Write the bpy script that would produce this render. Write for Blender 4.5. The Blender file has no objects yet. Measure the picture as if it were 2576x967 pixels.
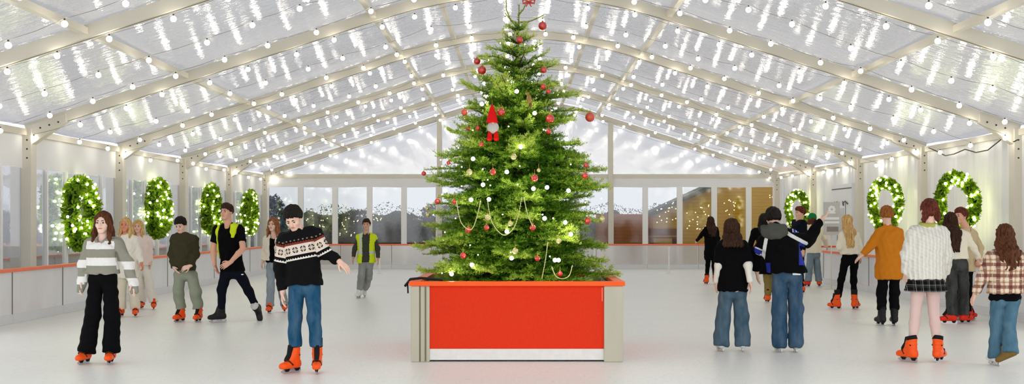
import bpy, math, random
import numpy as np
from mathutils import Vector, Matrix

sc = bpy.context.scene
COL = sc.collection
FPX, CX, CY, CAMH = 2850.0, 1305.0, 563.0, 1.6
PI = math.pi
rng = np.random.default_rng(11)
random.seed(11)


def lin(c):
    out = []
    for v in c[:3]:
        v = v / 255.0
        out.append(v / 12.92 if v <= 0.04045 else ((v + 0.055) / 1.055) ** 2.4)
    return tuple(out) + (1.0,)


def pt(px, py, Y):
    """photo measurement -> place in the hall, at depth Y"""
    return np.array([(px - CX) * Y / FPX, Y, CAMH - (py - CY) * Y / FPX])


# ------------------------------------------------------------------ objects
def tag(o, label=None, cat=None, group=None, kind=None):
    if label: o['label'] = label
    if cat: o['category'] = cat
    if group: o['group'] = group
    if kind: o['kind'] = kind
    return o


def empty(name, loc, label=None, cat=None, group=None, kind=None):
    o = bpy.data.objects.new(name, None)
    o.empty_display_size = 0.1
    o.location = loc
    COL.objects.link(o)
    return tag(o, label, cat, group, kind)


def link(name, me, parent=None, loc=None):
    o = bpy.data.objects.new(name, me)
    COL.objects.link(o)
    if parent is not None: o.parent = parent
    if loc is not None: o.location = loc
    return o


def mesh_np(name, V, Fc, mats, parent=None, smooth=True, attrs=None, midx=None, loc=None):
    """V (n,3); Fc (m,k) array or list of faces"""
    me = bpy.data.meshes.new(name)
    V = np.asarray(V, dtype=np.float32)
    if isinstance(Fc, np.ndarray):
        m, k = Fc.shape
        me.vertices.add(len(V)); me.vertices.foreach_set('co', V.ravel())
        me.loops.add(m * k); me.loops.foreach_set('vertex_index', Fc.astype(np.int32).ravel())
        me.polygons.add(m)
        me.polygons.foreach_set('loop_start', (np.arange(m) * k).astype(np.int32))
        me.polygons.foreach_set('loop_total', np.full(m, k, dtype=np.int32))
        me.update(calc_edges=True)
    else:
        me.from_pydata([tuple(map(float, v)) for v in V], [], Fc)
        me.update()
    for mt in (mats if isinstance(mats, (list, tuple)) else [mats]): me.materials.append(mt)
    n = len(me.polygons)
    me.polygons.foreach_set('use_smooth', np.full(n, bool(smooth)))
    if midx is not None: me.polygons.foreach_set('material_index', np.asarray(midx, dtype=np.int32))
    for an, av in (attrs or {}).items():
        a = me.attributes.new(an, 'FLOAT', 'POINT'); a.data.foreach_set('value', np.asarray(av, dtype=np.float32))
    return link(name, me, parent, loc)


class MB:
    """collects boxes, tubes, lathes for ONE mesh"""
    def __init__(s): s.v, s.f, s.m = [], [], []

    def add(s, V, Fc, m=0):
        b = len(s.v)
        s.v += [tuple(map(float, v)) for v in V]
        s.f += [tuple(int(i) + b for i in q) for q in Fc]
        s.m += [m] * len(Fc)

    def box(s, x0, x1, y0, y1, z0, z1, m=0, bev=0.0):
        if bev <= 0:
            V = [(x, y, z) for z in (z0, z1) for y in (y0, y1) for x in (x0, x1)]
            s.add(V, [(0, 2, 3, 1), (4, 5, 7, 6), (0, 1, 5, 4), (2, 6, 7, 3), (0, 4, 6, 2), (1, 3, 7, 5)], m)
        else:
            import bmesh
            bm = bmesh.new()
            bmesh.ops.create_cube(bm, size=1.0)
            bmesh.ops.scale(bm, vec=(x1 - x0, y1 - y0, z1 - z0), verts=bm.verts)
            bmesh.ops.translate(bm, vec=((x0 + x1) / 2, (y0 + y1) / 2, (z0 + z1) / 2), verts=bm.verts)
            bmesh.ops.bevel(bm, geom=bm.edges[:], offset=bev, segments=2, affect='EDGES', profile=0.6)
            bm.verts.index_update()
            s.add([v.co for v in bm.verts], [[v.index for v in f.verts] for f in bm.faces], m)
            bm.free()

    def tube(s, pts, r, seg=8, m=0, cap=True):
        pts = [np.asarray(p, float) for p in pts]
        n = len(pts)
        rs = r if isinstance(r, (list, tuple, np.ndarray)) else [r] * n
        V, Fc = [], []
        up = None
        for i in range(n):
            t = pts[min(i + 1, n - 1)] - pts[max(i - 1, 0)]
            t = t / (np.linalg.norm(t) + 1e-9)
            if up is None:
                up = np.array([0, 0, 1.0]) if abs(t[2]) < .9 else np.array([1.0, 0, 0])
            a = np.cross(t, up); a /= (np.linalg.norm(a) + 1e-9)
            b = np.cross(a, t); up = b
            for k in range(seg):
                th = 2 * PI * k / seg
                V.append(pts[i] + rs[i] * (math.cos(th) * a + math.sin(th) * b))
        for i in range(n - 1):
            for k in range(seg):
                k2 = (k + 1) % seg
                Fc.append((i * seg + k, i * seg + k2, (i + 1) * seg + k2, (i + 1) * seg + k))
        if cap:
            Fc.append(tuple(range(seg))[::-1]); Fc.append(tuple((n - 1) * seg + k for k in range(seg)))
        s.add(V, Fc, m)

    def lathe(s, prof, c, seg=16, m=0, axis='z'):
        V, Fc = [], []
        for (r, z) in prof:
            for k in range(seg):
                th = 2 * PI * k / seg
                p = (r * math.cos(th), r * math.sin(th), z)
                if axis == 'y': p = (p[0], p[2], p[1])
                if axis == 'x': p = (p[2], p[0], p[1])
                V.append((c[0] + p[0], c[1] + p[1], c[2] + p[2]))
        for i in range(len(prof) - 1):
            for k in range(seg):
                k2 = (k + 1) % seg
                Fc.append((i * seg + k, i * seg + k2, (i + 1) * seg + k2, (i + 1) * seg + k))
        Fc.append(tuple(range(seg))[::-1]); Fc.append(tuple((len(prof) - 1) * seg + k for k in range(seg)))
        s.add(V, Fc, m)

    def ball(s, c, r, seg=12, rings=8, m=0, sq=(1, 1, 1)):
        V = [(c[0], c[1], c[2] + r * sq[2])]
        for i in range(1, rings):
            ph = PI * i / rings
            for k in range(seg):
                th = 2 * PI * k / seg
                V.append((c[0] + r * sq[0] * math.sin(ph) * math.cos(th), c[1] + r * sq[1] * math.sin(ph) * math.sin(th), c[2] + r * sq[2] * math.cos(ph)))
        V.append((c[0], c[1], c[2] - r * sq[2]))
        Fc = []
        for k in range(seg): Fc.append((0, 1 + k, 1 + (k + 1) % seg))
        for i in range(rings - 2):
            for k in range(seg):
                a, b = 1 + i * seg + k, 1 + i * seg + (k + 1) % seg
                Fc.append((a, a + seg, b + seg, b))
        L = len(V) - 1
        for k in range(seg): Fc.append((L, L - seg + (k + 1) % seg, L - seg + k))
        s.add(V, Fc, m)

    def build(s, name, mats, parent=None, smooth=False, loc=None):
        o = mesh_np(name, np.array(s.v), s.f, mats, parent, smooth, midx=s.m, loc=loc)
        return o


# ---------------------------------------------------------------- materials
class NT:
    def __init__(s, name):
        s.m = bpy.data.materials.new(name); s.m.use_nodes = True
        s.t = s.m.node_tree; s.t.nodes.clear()
        s.out = s.t.nodes.new('ShaderNodeOutputMaterial')

    def n(s, ty, **kw):
        x = s.t.nodes.new(ty)
        for k, v in kw.items():
            if k.startswith('_'): setattr(x, k[1:], v)
            else:
                key = int(k[1:]) if k[0] == 'i' and k[1:].isdigit() else k.replace('__', ' ')
                s.set(x.inputs[key], v)
        return x

    def set(s, sock, v):
        if isinstance(v, bpy.types.NodeSocket): s.t.links.new(v, sock)
        elif isinstance(v, bpy.types.Node): s.t.links.new(v.outputs[0], sock)
        else: sock.default_value = v

    def math(s, op, a, b=0.0, c=None):
        x = s.n('ShaderNodeMath', _operation=op, i0=a, i1=b)
        if c is not None: s.set(x.inputs[2], c)
        return x.outputs[0]

    def mix(s, f, a, b):
        x = s.t.nodes.new('ShaderNodeMix'); x.data_type = 'RGBA'
        s.set(x.inputs[0], f); s.set(x.inputs[6], a); s.set(x.inputs[7], b)
        return x.outputs[2]

    def coords(s, kind='Object', scale=(1, 1, 1)):
        tc = s.t.nodes.new('ShaderNodeTexCoord')
        mp = s.n('ShaderNodeMapping', Vector=tc.outputs[kind]); mp.inputs['Scale'].default_value = scale
        return mp.outputs[0]

    def noise(s, scale, vec=None, detail=3.0, rough=.55):
        x = s.n('ShaderNodeTexNoise', Scale=scale, Detail=detail, Roughness=rough)
        if vec is not None: s.set(x.inputs['Vector'], vec)
        return x.outputs[0]

    def attr(s, name):
        x = s.t.nodes.new('ShaderNodeAttribute'); x.attribute_name = name
        return x.outputs['Fac']

    def bsdf(s, **kw):
        x = s.n('ShaderNodeBsdfPrincipled', **kw); x.inputs['Specular IOR Level'].default_value = .15; return x

    def done(s, sh):
        s.set(s.out.inputs[0], sh if isinstance(sh, bpy.types.NodeSocket) else sh.outputs[0]); return s.m


_mc = {}


def M(name, col, rough=.75, var=.1, scale=18.0, stretch=(1, 1, 1), bump=0.0, bscale=60.0, metal=0.0, spec=.22, sheen=0.0):
    if name in _mc: return _mc[name]
    t = NT(name)
    v = t.coords('Object', stretch)
    c = lin(col)
    lo = tuple(x * (1 - var) for x in c[:3]) + (1,); hi = tuple(min(1, x * (1 + var)) for x in c[:3]) + (1,)
    colr = t.mix(t.noise(scale, v), lo, hi)
    b = t.bsdf(Base__Color=colr, Roughness=rough, Metallic=metal)
    b.inputs['Specular IOR Level'].default_value = spec
    if sheen: b.inputs['Sheen Weight'].default_value = sheen
    if bump:
        bp = t.n('ShaderNodeBump', Strength=bump, Height=t.noise(bscale, v)); bp.inputs['Distance'].default_value = .01
        t.set(b.inputs['Normal'], bp.outputs[0])
    _mc[name] = t.done(b)
    return _mc[name]


def EM(name, col, strength):
    if name in _mc: return _mc[name]
    t = NT(name)
    _mc[name] = t.done(t.n('ShaderNodeEmission', Color=lin(col), Strength=strength))
    return _mc[name]


# ------------------------------------------------------------------ implicit surfaces
def A3(*v): return np.array(v, dtype=np.float32)


def unit(v):
    v = np.asarray(v, float); return v / (np.linalg.norm(v) + 1e-9)


def cap(P, a, b, ra, rb):
    a = np.asarray(a, np.float32); b = np.asarray(b, np.float32)
    pa = P - a; ba = b - a
    h = np.clip((pa @ ba) / (float(ba @ ba) + 1e-9), 0, 1)
    return np.sqrt(((pa - h[:, None] * ba) ** 2).sum(1)) - (ra + (rb - ra) * h)


def ell(P, c, r):
    q = (P - np.asarray(c, np.float32)) / np.asarray(r, np.float32)
    k = np.sqrt((q * q).sum(1))
    return (k - 1.0) * float(min(r))


def ell2(P, c, r):
    """ellipsoid with a better distance estimate"""
    r = np.asarray(r, np.float32)
    p = P - np.asarray(c, np.float32)
    k0 = np.sqrt(((p / r) ** 2).sum(1)); k1 = np.sqrt(((p / (r * r)) ** 2).sum(1)) + 1e-6
    return k0 * (k0 - 1.0) / k1


def smin(a, b, k):
    if k <= 0: return np.minimum(a, b)
    h = np.clip(.5 + .5 * (b - a) / k, 0, 1)
    return b + (a - b) * h - k * h * (1 - h)


def smax(a, b, k): return -smin(-a, -b, k)


def ucap(P, prims, k=.03):
    d = None
    for p in prims:
        e = cap(P, *p)
        d = e if d is None else smin(d, e, k)
    return d


def folds(P, seed, amp, wl=.09, st=(1, 1, .6), n=6):
    r = np.random.default_rng(seed)
    o = np.zeros(len(P), np.float32)
    for i in range(n):
        k = r.normal(size=3) * np.array(st); k = k / np.linalg.norm(k) * 2 * PI / (wl * r.uniform(.6, 1.7))
        o += np.sin(P @ k.astype(np.float32) + r.uniform(0, 6.28)) * np.float32(1.0 / n)
    return o * np.float32(amp * 2)


def polygonize(f, lo, hi, h):
    lo = np.asarray(lo, float); hi = np.asarray(hi, float)
    n = (np.ceil((hi - lo) / h).astype(int) + 1)
    n = ((n + 3) // 4) * 4 + 1
    ax = [lo[i] + h * np.arange(n[i]) for i in range(3)]
    cx = [a[::4] for a in ax]
    G = np.stack(np.meshgrid(*cx, indexing='ij'), -1).astype(np.float32)
    Dc = f(G.reshape(-1, 3)).reshape(G.shape[:3])
    ii = [np.clip((np.arange(n[i]) + 2) // 4, 0, len(cx[i]) - 1) for i in range(3)]
    D = Dc[np.ix_(*ii)].copy()
    near = np.abs(D) < 10 * h
    I = np.argwhere(near)
    P = (lo + I * h).astype(np.float32)
    vals = np.empty(len(P), np.float32)
    for s in range(0, len(P), 400000): vals[s:s + 400000] = f(P[s:s + 400000])
    D[near] = vals
    S = D < 0
    cn = np.zeros(np.array(D.shape) - 1, np.int8)
    for dx in (0, 1):
        for dy in (0, 1):
            for dz in (0, 1):
                cn += S[dx:D.shape[0] - 1 + dx, dy:D.shape[1] - 1 + dy, dz:D.shape[2] - 1 + dz]
    act = (cn > 0) & (cn < 8)
    C = np.argwhere(act)
    idx = -np.ones(act.shape, np.int64); idx[act] = np.arange(len(C))
    acc = np.zeros((len(C), 3)); cnt = np.zeros(len(C))
    corners = [(a, b, c) for a in (0, 1) for b in (0, 1) for c in (0, 1)]
    for a in corners:
        for axis in range(3):
            if a[axis]: continue
            b = list(a); b[axis] = 1
            da = D[C[:, 0] + a[0], C[:, 1] + a[1], C[:, 2] + a[2]]; db = D[C[:, 0] + b[0], C[:, 1] + b[1], C[:, 2] + b[2]]
            x = (da < 0) != (db < 0)
            t = np.where(x, da / (da - db + 1e-12), 0)
            p = np.array(a)[None] + t[:, None] * (np.array(b) - np.array(a))[None]
            acc += np.where(x[:, None], p, 0); cnt += x
    V = lo + (C + acc / cnt[:, None]) * h
    faces = []
    for axis in range(3):
        sl0 = [slice(None)] * 3; sl1 = [slice(None)] * 3
        sl0[axis] = slice(0, -1); sl1[axis] = slice(1, None)
        e = S[tuple(sl0)] != S[tuple(sl1)]
        E = np.argwhere(e)
        u, w = (axis + 1) % 3, (axis + 2) % 3
        ok = (E[:, u] > 0) & (E[:, w] > 0) & (E[:, u] < D.shape[u] - 1) & (E[:, w] < D.shape[w] - 1)
        E = E[ok]
        q = []
        for du, dw in ((-1, -1), (0, -1), (0, 0), (-1, 0)):
            c = E.copy(); c[:, u] += du; c[:, w] += dw
            q.append(idx[c[:, 0], c[:, 1], c[:, 2]])
        q = np.stack(q, 1)
        inside = S[E[:, 0], E[:, 1], E[:, 2]]
        q[~inside] = q[~inside][:, ::-1]
        faces.append(q)
    Fq = np.concatenate(faces)
    Fq = Fq[(Fq >= 0).all(1)]
    return V.astype(np.float32), Fq.astype(np.int32)


def relax(V, Fq, it=1, w=.5):
    """light smoothing of a quad mesh"""
    n = len(V)
    E = np.concatenate([Fq[:, [0, 1]], Fq[:, [1, 2]], Fq[:, [2, 3]], Fq[:, [3, 0]]])
    for _ in range(it):
        s = np.zeros((n, 3)); c = np.zeros(n)
        for k in range(3):
            s[:, k] = np.bincount(E[:, 0], V[E[:, 1], k], n) + np.bincount(E[:, 1], V[E[:, 0], k], n)
        c = np.bincount(E[:, 0], minlength=n) + np.bincount(E[:, 1], minlength=n)
        V = V * (1 - w) + w * (s / np.maximum(c, 1)[:, None])
    return V.astype(np.float32)

# =================================================================== camera, world
cam_d = bpy.data.cameras.new('camera'); cam = bpy.data.objects.new('camera', cam_d); COL.objects.link(cam)
cam.location = (0, 0, CAMH); cam.rotation_euler = (PI / 2, 0, 0)
cam_d.sensor_width = 36; cam_d.sensor_fit = 'HORIZONTAL'
cam_d.lens = 36 * FPX / 2576
cam_d.shift_x = -(CX - 1288) / 2576; cam_d.shift_y = (CY - 483.5) / 2576
cam_d.clip_end = 300
sc.camera = cam
w = bpy.data.worlds.new('sky'); sc.world = w; w.use_nodes = True
WB = w.node_tree.nodes['Background']; WB.inputs[0].default_value = (.97, .98, 1.0, 1); WB.inputs[1].default_value = 1.17
sc.view_settings.view_transform = 'Standard'
sc.view_settings.look = 'None'
sc.view_settings.exposure = .81
sc.cycles.sample_clamp_indirect = 4.0
sc.cycles.max_bounces = 7; sc.cycles.diffuse_bounces = 3; sc.cycles.glossy_bounces = 3; sc.cycles.transparent_max_bounces = 12
sc.cycles.caustics_reflective = False; sc.cycles.caustics_refractive = False

# =================================================================== shell constants
XL, XR = -9.4, 9.55
XM = .07
EAVE = 3.3
BEAM_Y = [11.5, 16.5, 21.5, 26.45, 31.4, 36.4, 41.5]


def roof_z(x):
    """underside of the portal frames: straight rafters that meet in a bent ridge"""
    a = abs(x - XM) if True else 0
    half = 9.45
    k = .325
    if a > 2.6: return EAVE + k * (half - a)
    z0 = EAVE + k * (half - 2.6)
    return z0 + k * (2.6 / 2) * (1 - (a / 2.6) ** 2)


# ---- materials of the shell
def ice_mat():
    t = NT('ice')
    v = t.coords('Object', (1, 1, 1))
    n1 = t.noise(.5, v, 5); n2 = t.noise(28, t.coords('Object', (1.0, .25, 1)), 4, .7)
    n3 = t.noise(160, v, 2)
    c = t.mix(n1, lin((238, 239, 231)), lin((252, 252, 246)))
    r2 = t.n('ShaderNodeMapRange', Value=n2, From__Min=.52, From__Max=.72)
    c = t.mix(t.math('MULTIPLY', r2.outputs[0], .28), c, lin((196, 198, 200)))
    b = t.bsdf(Base__Color=c, Roughness=t.math('MULTIPLY_ADD', n2, .3, .22))
    b.inputs['Specular IOR Level'].default_value = .42
    bp = t.n('ShaderNodeBump', Strength=.25, Height=t.math('ADD', n3, t.math('MULTIPLY', n2, .7))); bp.inputs['Distance'].default_value = .004
    t.set(b.inputs['Normal'], bp.outputs[0])
    return t.done(b)


def film_mat(name, clear, gloss, tint, haze, rough=.02, bstr=.35, st=(1.2, 3.5, 1), bsc=1.6, dist=.05, hf=.16):
    """clear plastic sheet: part see-through, part mirror with ripples, part milky"""
    t = NT(name)
    v = t.coords('Object', st)
    n = t.math('ADD', t.noise(bsc, v, 2.0, .5), t.math('MULTIPLY', t.noise(bsc * 5.5, v, 2.0, .6), hf))
    bp = t.n('ShaderNodeBump', Strength=bstr, Height=n); bp.inputs['Distance'].default_value = dist
    tr = t.n('ShaderNodeBsdfTransparent', Color=lin(tint))
    df = t.n('ShaderNodeBsdfDiffuse', Color=lin(haze))
    gl = t.n('ShaderNodeBsdfGlossy', Color=(.95, .95, .97, 1), Roughness=rough); t.set(gl.inputs['Normal'], bp.outputs[0])
    m1 = t.n('ShaderNodeMixShader', i0=1 - clear, i1=tr, i2=df)
    m2 = t.n('ShaderNodeMixShader', i0=gloss, i1=m1, i2=gl)
    return t.done(m2)


ICE = ice_mat()
ROOF = film_mat('clear_roof_film', .80, .54, (170, 171, 176), (172, 174, 180), rough=.008, bstr=.40, st=(1.7, 4.0, 1), hf=.24)
GLASS = film_mat('window_sheet', .7, .45, (222, 224, 228), (228, 230, 234), bstr=.12, st=(1, 1, 1), bsc=1.2, dist=.03)
GLASSB = film_mat('rear_window_sheet', .975, .07, (206, 208, 210), (170, 172, 176), rough=.07, bstr=.05, st=(1, 1, 1), bsc=1.2, dist=.03)
GABLE = film_mat('gable_sheet', .6, .2, (172, 174, 180), (178, 180, 186), rough=.12, bstr=.3, st=(1, 1, 1), bsc=.9)
ALU = M('painted_aluminium', (224, 218, 202), .42, .05, 3, spec=.5)
ALUD = M('aluminium_groove', (120, 116, 100), .5, .1)
WHITEP = M('white_frame', (252, 252, 250), .5, .02)
FABRIC = M('white_valance', (246, 246, 246), .85, .03, 2)
HOLE = M('dark_hole', (70, 66, 56), .8)
RAIL = M('orange_rail', (250, 132, 92), .45, .06)
KICK = M('white_kick_board', (226, 227, 228), .5, .05)


def panel_mat(name, col, clear, gl=.24):
    t = NT(name)
    v = t.coords('Object', (1, 1, .4))
    c = t.mix(t.noise(3.0, v, 4), tuple(x * .86 for x in lin(col)[:3]) + (1,), lin(col))
    df = t.n('ShaderNodeBsdfDiffuse', Color=c)
    tr = t.n('ShaderNodeBsdfTransparent', Color=(.92, .92, .92, 1))
    g = t.n('ShaderNodeBsdfGlossy', Color=(1, 1, 1, 1), Roughness=.15)
    m1 = t.n('ShaderNodeMixShader', i0=clear, i1=df, i2=tr)
    return t.done(t.n('ShaderNodeMixShader', i0=gl, i1=m1, i2=g))


PANEL_SIDE = panel_mat('frosted_side_board', (250, 250, 252), .1)
PANEL_BACK = panel_mat('clear_back_board', (222, 214, 206), .55)
JOINT = M('board_joint', (122, 122, 118), .6)
STAN = M('pale_stanchion', (236, 236, 232), .4)

# ---- floor
mb = MB(); mb.box(XL - .3, XR + .3, -6, 41.9, -.2, 0)
tag(mb.build('floor', ICE), 'scuffed white ice floor of the rink', 'ice floor', kind='structure')
mb = MB(); mb.box(-60, 60, -20, 90, -.5, -.21)
tag(mb.build('ground', M('tarmac', (120, 120, 122), .9, .2)), 'dark tarmac ground outside the tent', 'ground', kind='structure')

# ---- roof skin
nx, Y0, Y1 = 120, 6.5, 41.75
ny = 141
xs = np.linspace(XL - .05, XR + .05, nx); ys = np.linspace(Y0, Y1, ny)
V = []
for y in ys:
    bay = (y - 11.5) / 4.98 % 1.0
    sag = .05 * math.sin(PI * bay) ** 2
    for x in xs: V.append((x, y, roof_z(x) + .2 - sag))
Fq = [(j * nx + i, j * nx + i + 1, (j + 1) * nx + i + 1, (j + 1) * nx + i) for j in range(ny - 1) for i in range(nx - 1)]
tag(mesh_np('ceiling', V, Fq, ROOF), 'clear plastic tent roof rippled with reflected lights', 'tent roof', kind='structure')


# ---- portal frames: one beam and its two posts per frame
def sweep(mb, prof_pts, y0, y1, depth, m=0):
    """box beam whose underside follows prof_pts (x,z)"""
    n = len(prof_pts); V = []
    for i, (x, z) in enumerate(prof_pts):
        a = prof_pts[max(i - 1, 0)]; b = prof_pts[min(i + 1, n - 1)]
        t = unit((b[0] - a[0], b[1] - a[1])); nn = (-t[1], t[0])
        for (dd, y) in ((0, y0), (0, y1), (depth, y1), (depth, y0)):
            V.append((x + nn[0] * dd, y, z + nn[1] * dd))
    Fc = []
    for i in range(n - 1):
        for k in range(4):
            k2 = (k + 1) % 4
            Fc.append((i * 4 + k, (i + 1) * 4 + k, (i + 1) * 4 + k2, i * 4 + k2))
    Fc.append((0, 1, 2, 3)); Fc.append(tuple((n - 1) * 4 + k for k in (3, 2, 1, 0)))
    mb.add(V, Fc, m)


beam_x = [XL + .1, -7, -5, -3, -2.6, -2, -1.3, -.6, XM, .7, 1.4, 2.1, 2.7, 3.1, 5, 7, XR - .1]
ordn = ['nearest', 'second', 'third', 'fourth', 'fifth', 'sixth', 'rearmost']
for bi, Y in enumerate(BEAM_Y):
    if bi == 0: continue
    mb = MB()
    pr = [(x, roof_z(x) - .02) for x in beam_x]
    sweep(mb, pr, Y - .075, Y + .075, .19)
    ob = tag(mb.build('roof_beam', ALU), f'pale aluminium arched roof beam, {["", "nearest", "second from the front", "third from the front", "fourth from the front", "fifth from the front", "hindmost above the end wall"][bi]}', 'roof beam', 'arched roof beams', 'structure')
    g = MB(); sweep(g, [(x, z - .006) for x, z in pr], Y - .012, Y + .012, .01)
    g.build('groove', ALUD, ob)
    for side in (-1, 1):
        X = XL if side < 0 else XR
        if bi < 2: continue
        mb = MB()
        x0, x1 = (X - .02, X + .2) if side < 0 else (X - .2, X + .02)
        mb.box(x0, x1, Y - .12, Y + .12, 0, EAVE + .1, bev=.012)
        sd = 'left' if side < 0 else 'right'
        nm = ["", "", "nearest", "second from the front", "third from the front", "fourth from the front", "rear corner one"][bi]
        co = tag(mb.build('column', ALU), f'pale aluminium tent post on the {sd} side, {nm}', 'tent post', f'tent posts along the {sd} wall', 'structure')
        mb = MB()  # haunch gusset
        xi = x1 if side < 0 else x0
        dx = 1.0 if side < 0 else -1.0
        g = [(xi - dx * .1, EAVE - .2), (xi, EAVE - .2), (xi + dx * .64, roof_z(xi + dx * .64) - .03), (xi + dx * .64, roof_z(xi + dx * .64) + .12), (xi - dx * .1, EAVE + .15)]
        Vv = [(a, Y - .095, b) for a, b in g] + [(a, Y + .095, b) for a, b in g]
        n5 = 5
        fc = [tuple(range(5)), tuple(range(9, 4, -1))] + [(k, k + 5, (k + 1) % 5 + 5, (k + 1) % 5) for k in range(5)]
        mb.add(Vv, fc); mb.build('haunch_bracket', ALU, co)
        for q in range(3):
            h = MB(); h.lathe([(.017, -.004), (.017, .004)], (xi - dx * .08, Y - .122, EAVE - .12 - .17 * q), 10, axis='y'); h.build('bolt_hole', HOLE, co)
        for q in range(3):
            xx = xi + dx * (.16 + .17 * q)
            h = MB(); h.lathe([(.017, -.004), (.017, .004)], (xx, Y - .098, roof_z(xx) - .0), 10, axis='y'); h.build('bolt_hole', HOLE, co)

# ---- purlins, one rail per run from front to back
for k, (x, hw, nm) in enumerate([(-6.3, .055, 'low on the left slope'), (-2.75, .05, 'high on the left slope'), (-1.5, .045, 'just left of the ridge'),
                                (1.55, .045, 'just right of the ridge'), (2.85, .05, 'high on the right slope'), (6.35, .055, 'low on the right slope')]):
    mb = MB(); z = roof_z(x) + .045
    mb.box(x - hw, x + hw, 11.5, 41.5, z, z + .1)
    tag(mb.build('roof_purlin', ALU), f'long pale roof purlin running to the back, {nm}', 'roof purlin', 'roof purlins', 'structure')
for sd, X in (('left', XL + .06), ('right', XR - .06)):
    mb = MB(); mb.box(X - .06, X + .06, 11.5, 41.5, EAVE - .03, EAVE + .09)
    tag(mb.build('eave_rail', ALU), f'pale eave rail above the {sd} wall', 'eave rail', None, 'structure')

# ---- left wall: window bays
bay_nm = ['nearest, cut by the frame edge', 'second from the front', 'third from the front', 'fourth from the front', 'fifth, next to the rear corner']
for b in range(1, 6):
    y0, y1 = BEAM_Y[b] + .12, BEAM_Y[b + 1] - .12
    wn = empty(f'window_{b}', (XL, (y0 + y1) / 2, 0), f'left wall window bay with white mullions, {bay_nm[b - 1]}', 'window bay', 'left window bays', 'structure')
    L = (y1 - y0) / 2
    mb = MB(); mb.box(-.012, .0, -L, L, .0, 2.68); mb.build('pane', GLASS, wn)
    mb = MB()
    for i in range(13):
        pass
    nn = 40; Vv = []; fc = []
    for i in range(nn + 1):
        yy = -L + 2 * L * i / nn
        Vv += [(.03 + .012 * math.sin(i * 1.1), yy, 2.66 + .008 * math.sin(i * .9)), (.03 + .01 * math.sin(i * 1.1), yy, EAVE)]
    for i in range(nn): fc.append((2 * i, 2 * i + 2, 2 * i + 3, 2 * i + 1))
    mb.add(Vv, fc); mb.build('valance', FABRIC, wn, True)
    for k in range(1, 5):
        yy = -L - .12 + k * (2 * L + .24) / 5
        mb = MB(); mb.box(-.03, .05, yy - .035, yy + .035, 0, 2.7); mb.build('mullion', WHITEP, wn)
    mb = MB(); mb.box(-.03, .045, -L, L, .0, .12); mb.build('sill_rail', WHITEP, wn)

# ---- rear wall
YB = 41.5
mb = MB()
gx = [XL, -7, -5, -2.8, -1.4, XM, 1.4, 2.8, 5, 7, XR]
Vv = []
for x in gx: Vv += [(x, YB + .02, 3.28), (x, YB + .02, max(roof_z(x) + .15, 3.3))]
mb.add(Vv, [(2 * i, 2 * i + 2, 2 * i + 3, 2 * i + 1) for i in range(len(gx) - 1)])
tag(mb.build('wall_gable', GABLE), 'milky clear gable sheet above the rear wall', 'gable wall', kind='structure')
mb = MB(); mb.box(XL + .2, XR - .2, YB - .06, YB + .06, 3.27, 3.41)
tag(mb.build('trim_1', ALU), 'pale horizontal rail across the rear gable', 'gable rail', kind='structure')
mb = MB(); nn = 120; Vv = []
for i in range(nn + 1):
    x = XL + .2 + (XR - XL - .4) * i / nn
    Vv += [(x, YB - .03 + .015 * math.sin(i * .7), 2.93 + .01 * math.sin(i * .33)), (x, YB - .03, 3.28)]
mb.add(Vv, [(2 * i, 2 * i + 2, 2 * i + 3, 2 * i + 1) for i in range(nn)])
tag(mb.build('trim_2', FABRIC, None, True), 'white valance band along the rear wall', 'valance', kind='structure')
for k, (x, nm) in enumerate([(-2.9, 'left of the tree'), (3.36, 'right of the tree')]):
    mb = MB(); mb.box(x - .09, x + .09, YB - .13, YB + .02, 0, roof_z(x)); tag(mb.build('column', ALU), f'tall white gable post in the rear wall {nm}', 'gable post', 'gable posts', 'structure')
mx = [-9.25 + 1.262 * k for k in range(15)] + [9.4]
for k in range(15):
    x0, x1 = mx[k], mx[k + 1]
    wn = empty(f'window_{k + 6}', ((x0 + x1) / 2, YB, 0), f'tall rear wall window, number {k + 1} counted from the left corner', 'window', 'rear windows', 'structure')
    mb = MB(); mb.box(x0 - (x0 + x1) / 2, x1 - (x0 + x1) / 2, 0, .012, 0, 2.95); mb.build('pane', GLASSB, wn)
    mb = MB(); mb.box((x1 - x0) / 2 - .1, (x1 - x0) / 2 + .1, -.05, .05, 0, 2.95); mb.build('mullion', WHITEP, wn)
mb = MB(); mb.box(mx[0] - .2, mx[0] + .1, YB - .05, YB + .05, 0, 2.95)
tag(mb.build('trim_3', WHITEP), 'white edge strip in the rear left corner', 'edge strip', kind='structure')

# ---- right wall: white liner hung in folds, one sheet per bay
def liner_mat():
    t = NT('white_liner')
    v = t.coords('Object', (1, 2.2, .25))
    c = t.mix(t.noise(2.5, v, 4), lin((240, 240, 239)), lin((253, 253, 252)))
    b = t.bsdf(Base__Color=c, Roughness=.38); b.inputs['Specular IOR Level'].default_value = .5
    bp = t.n('ShaderNodeBump', Strength=.35, Height=t.noise(5.0, t.coords('Object', (1, 1, .3)), 3)); bp.inputs['Distance'].default_value = .03
    t.set(b.inputs['Normal'], bp.outputs[0])
    return t.done(b)


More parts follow.
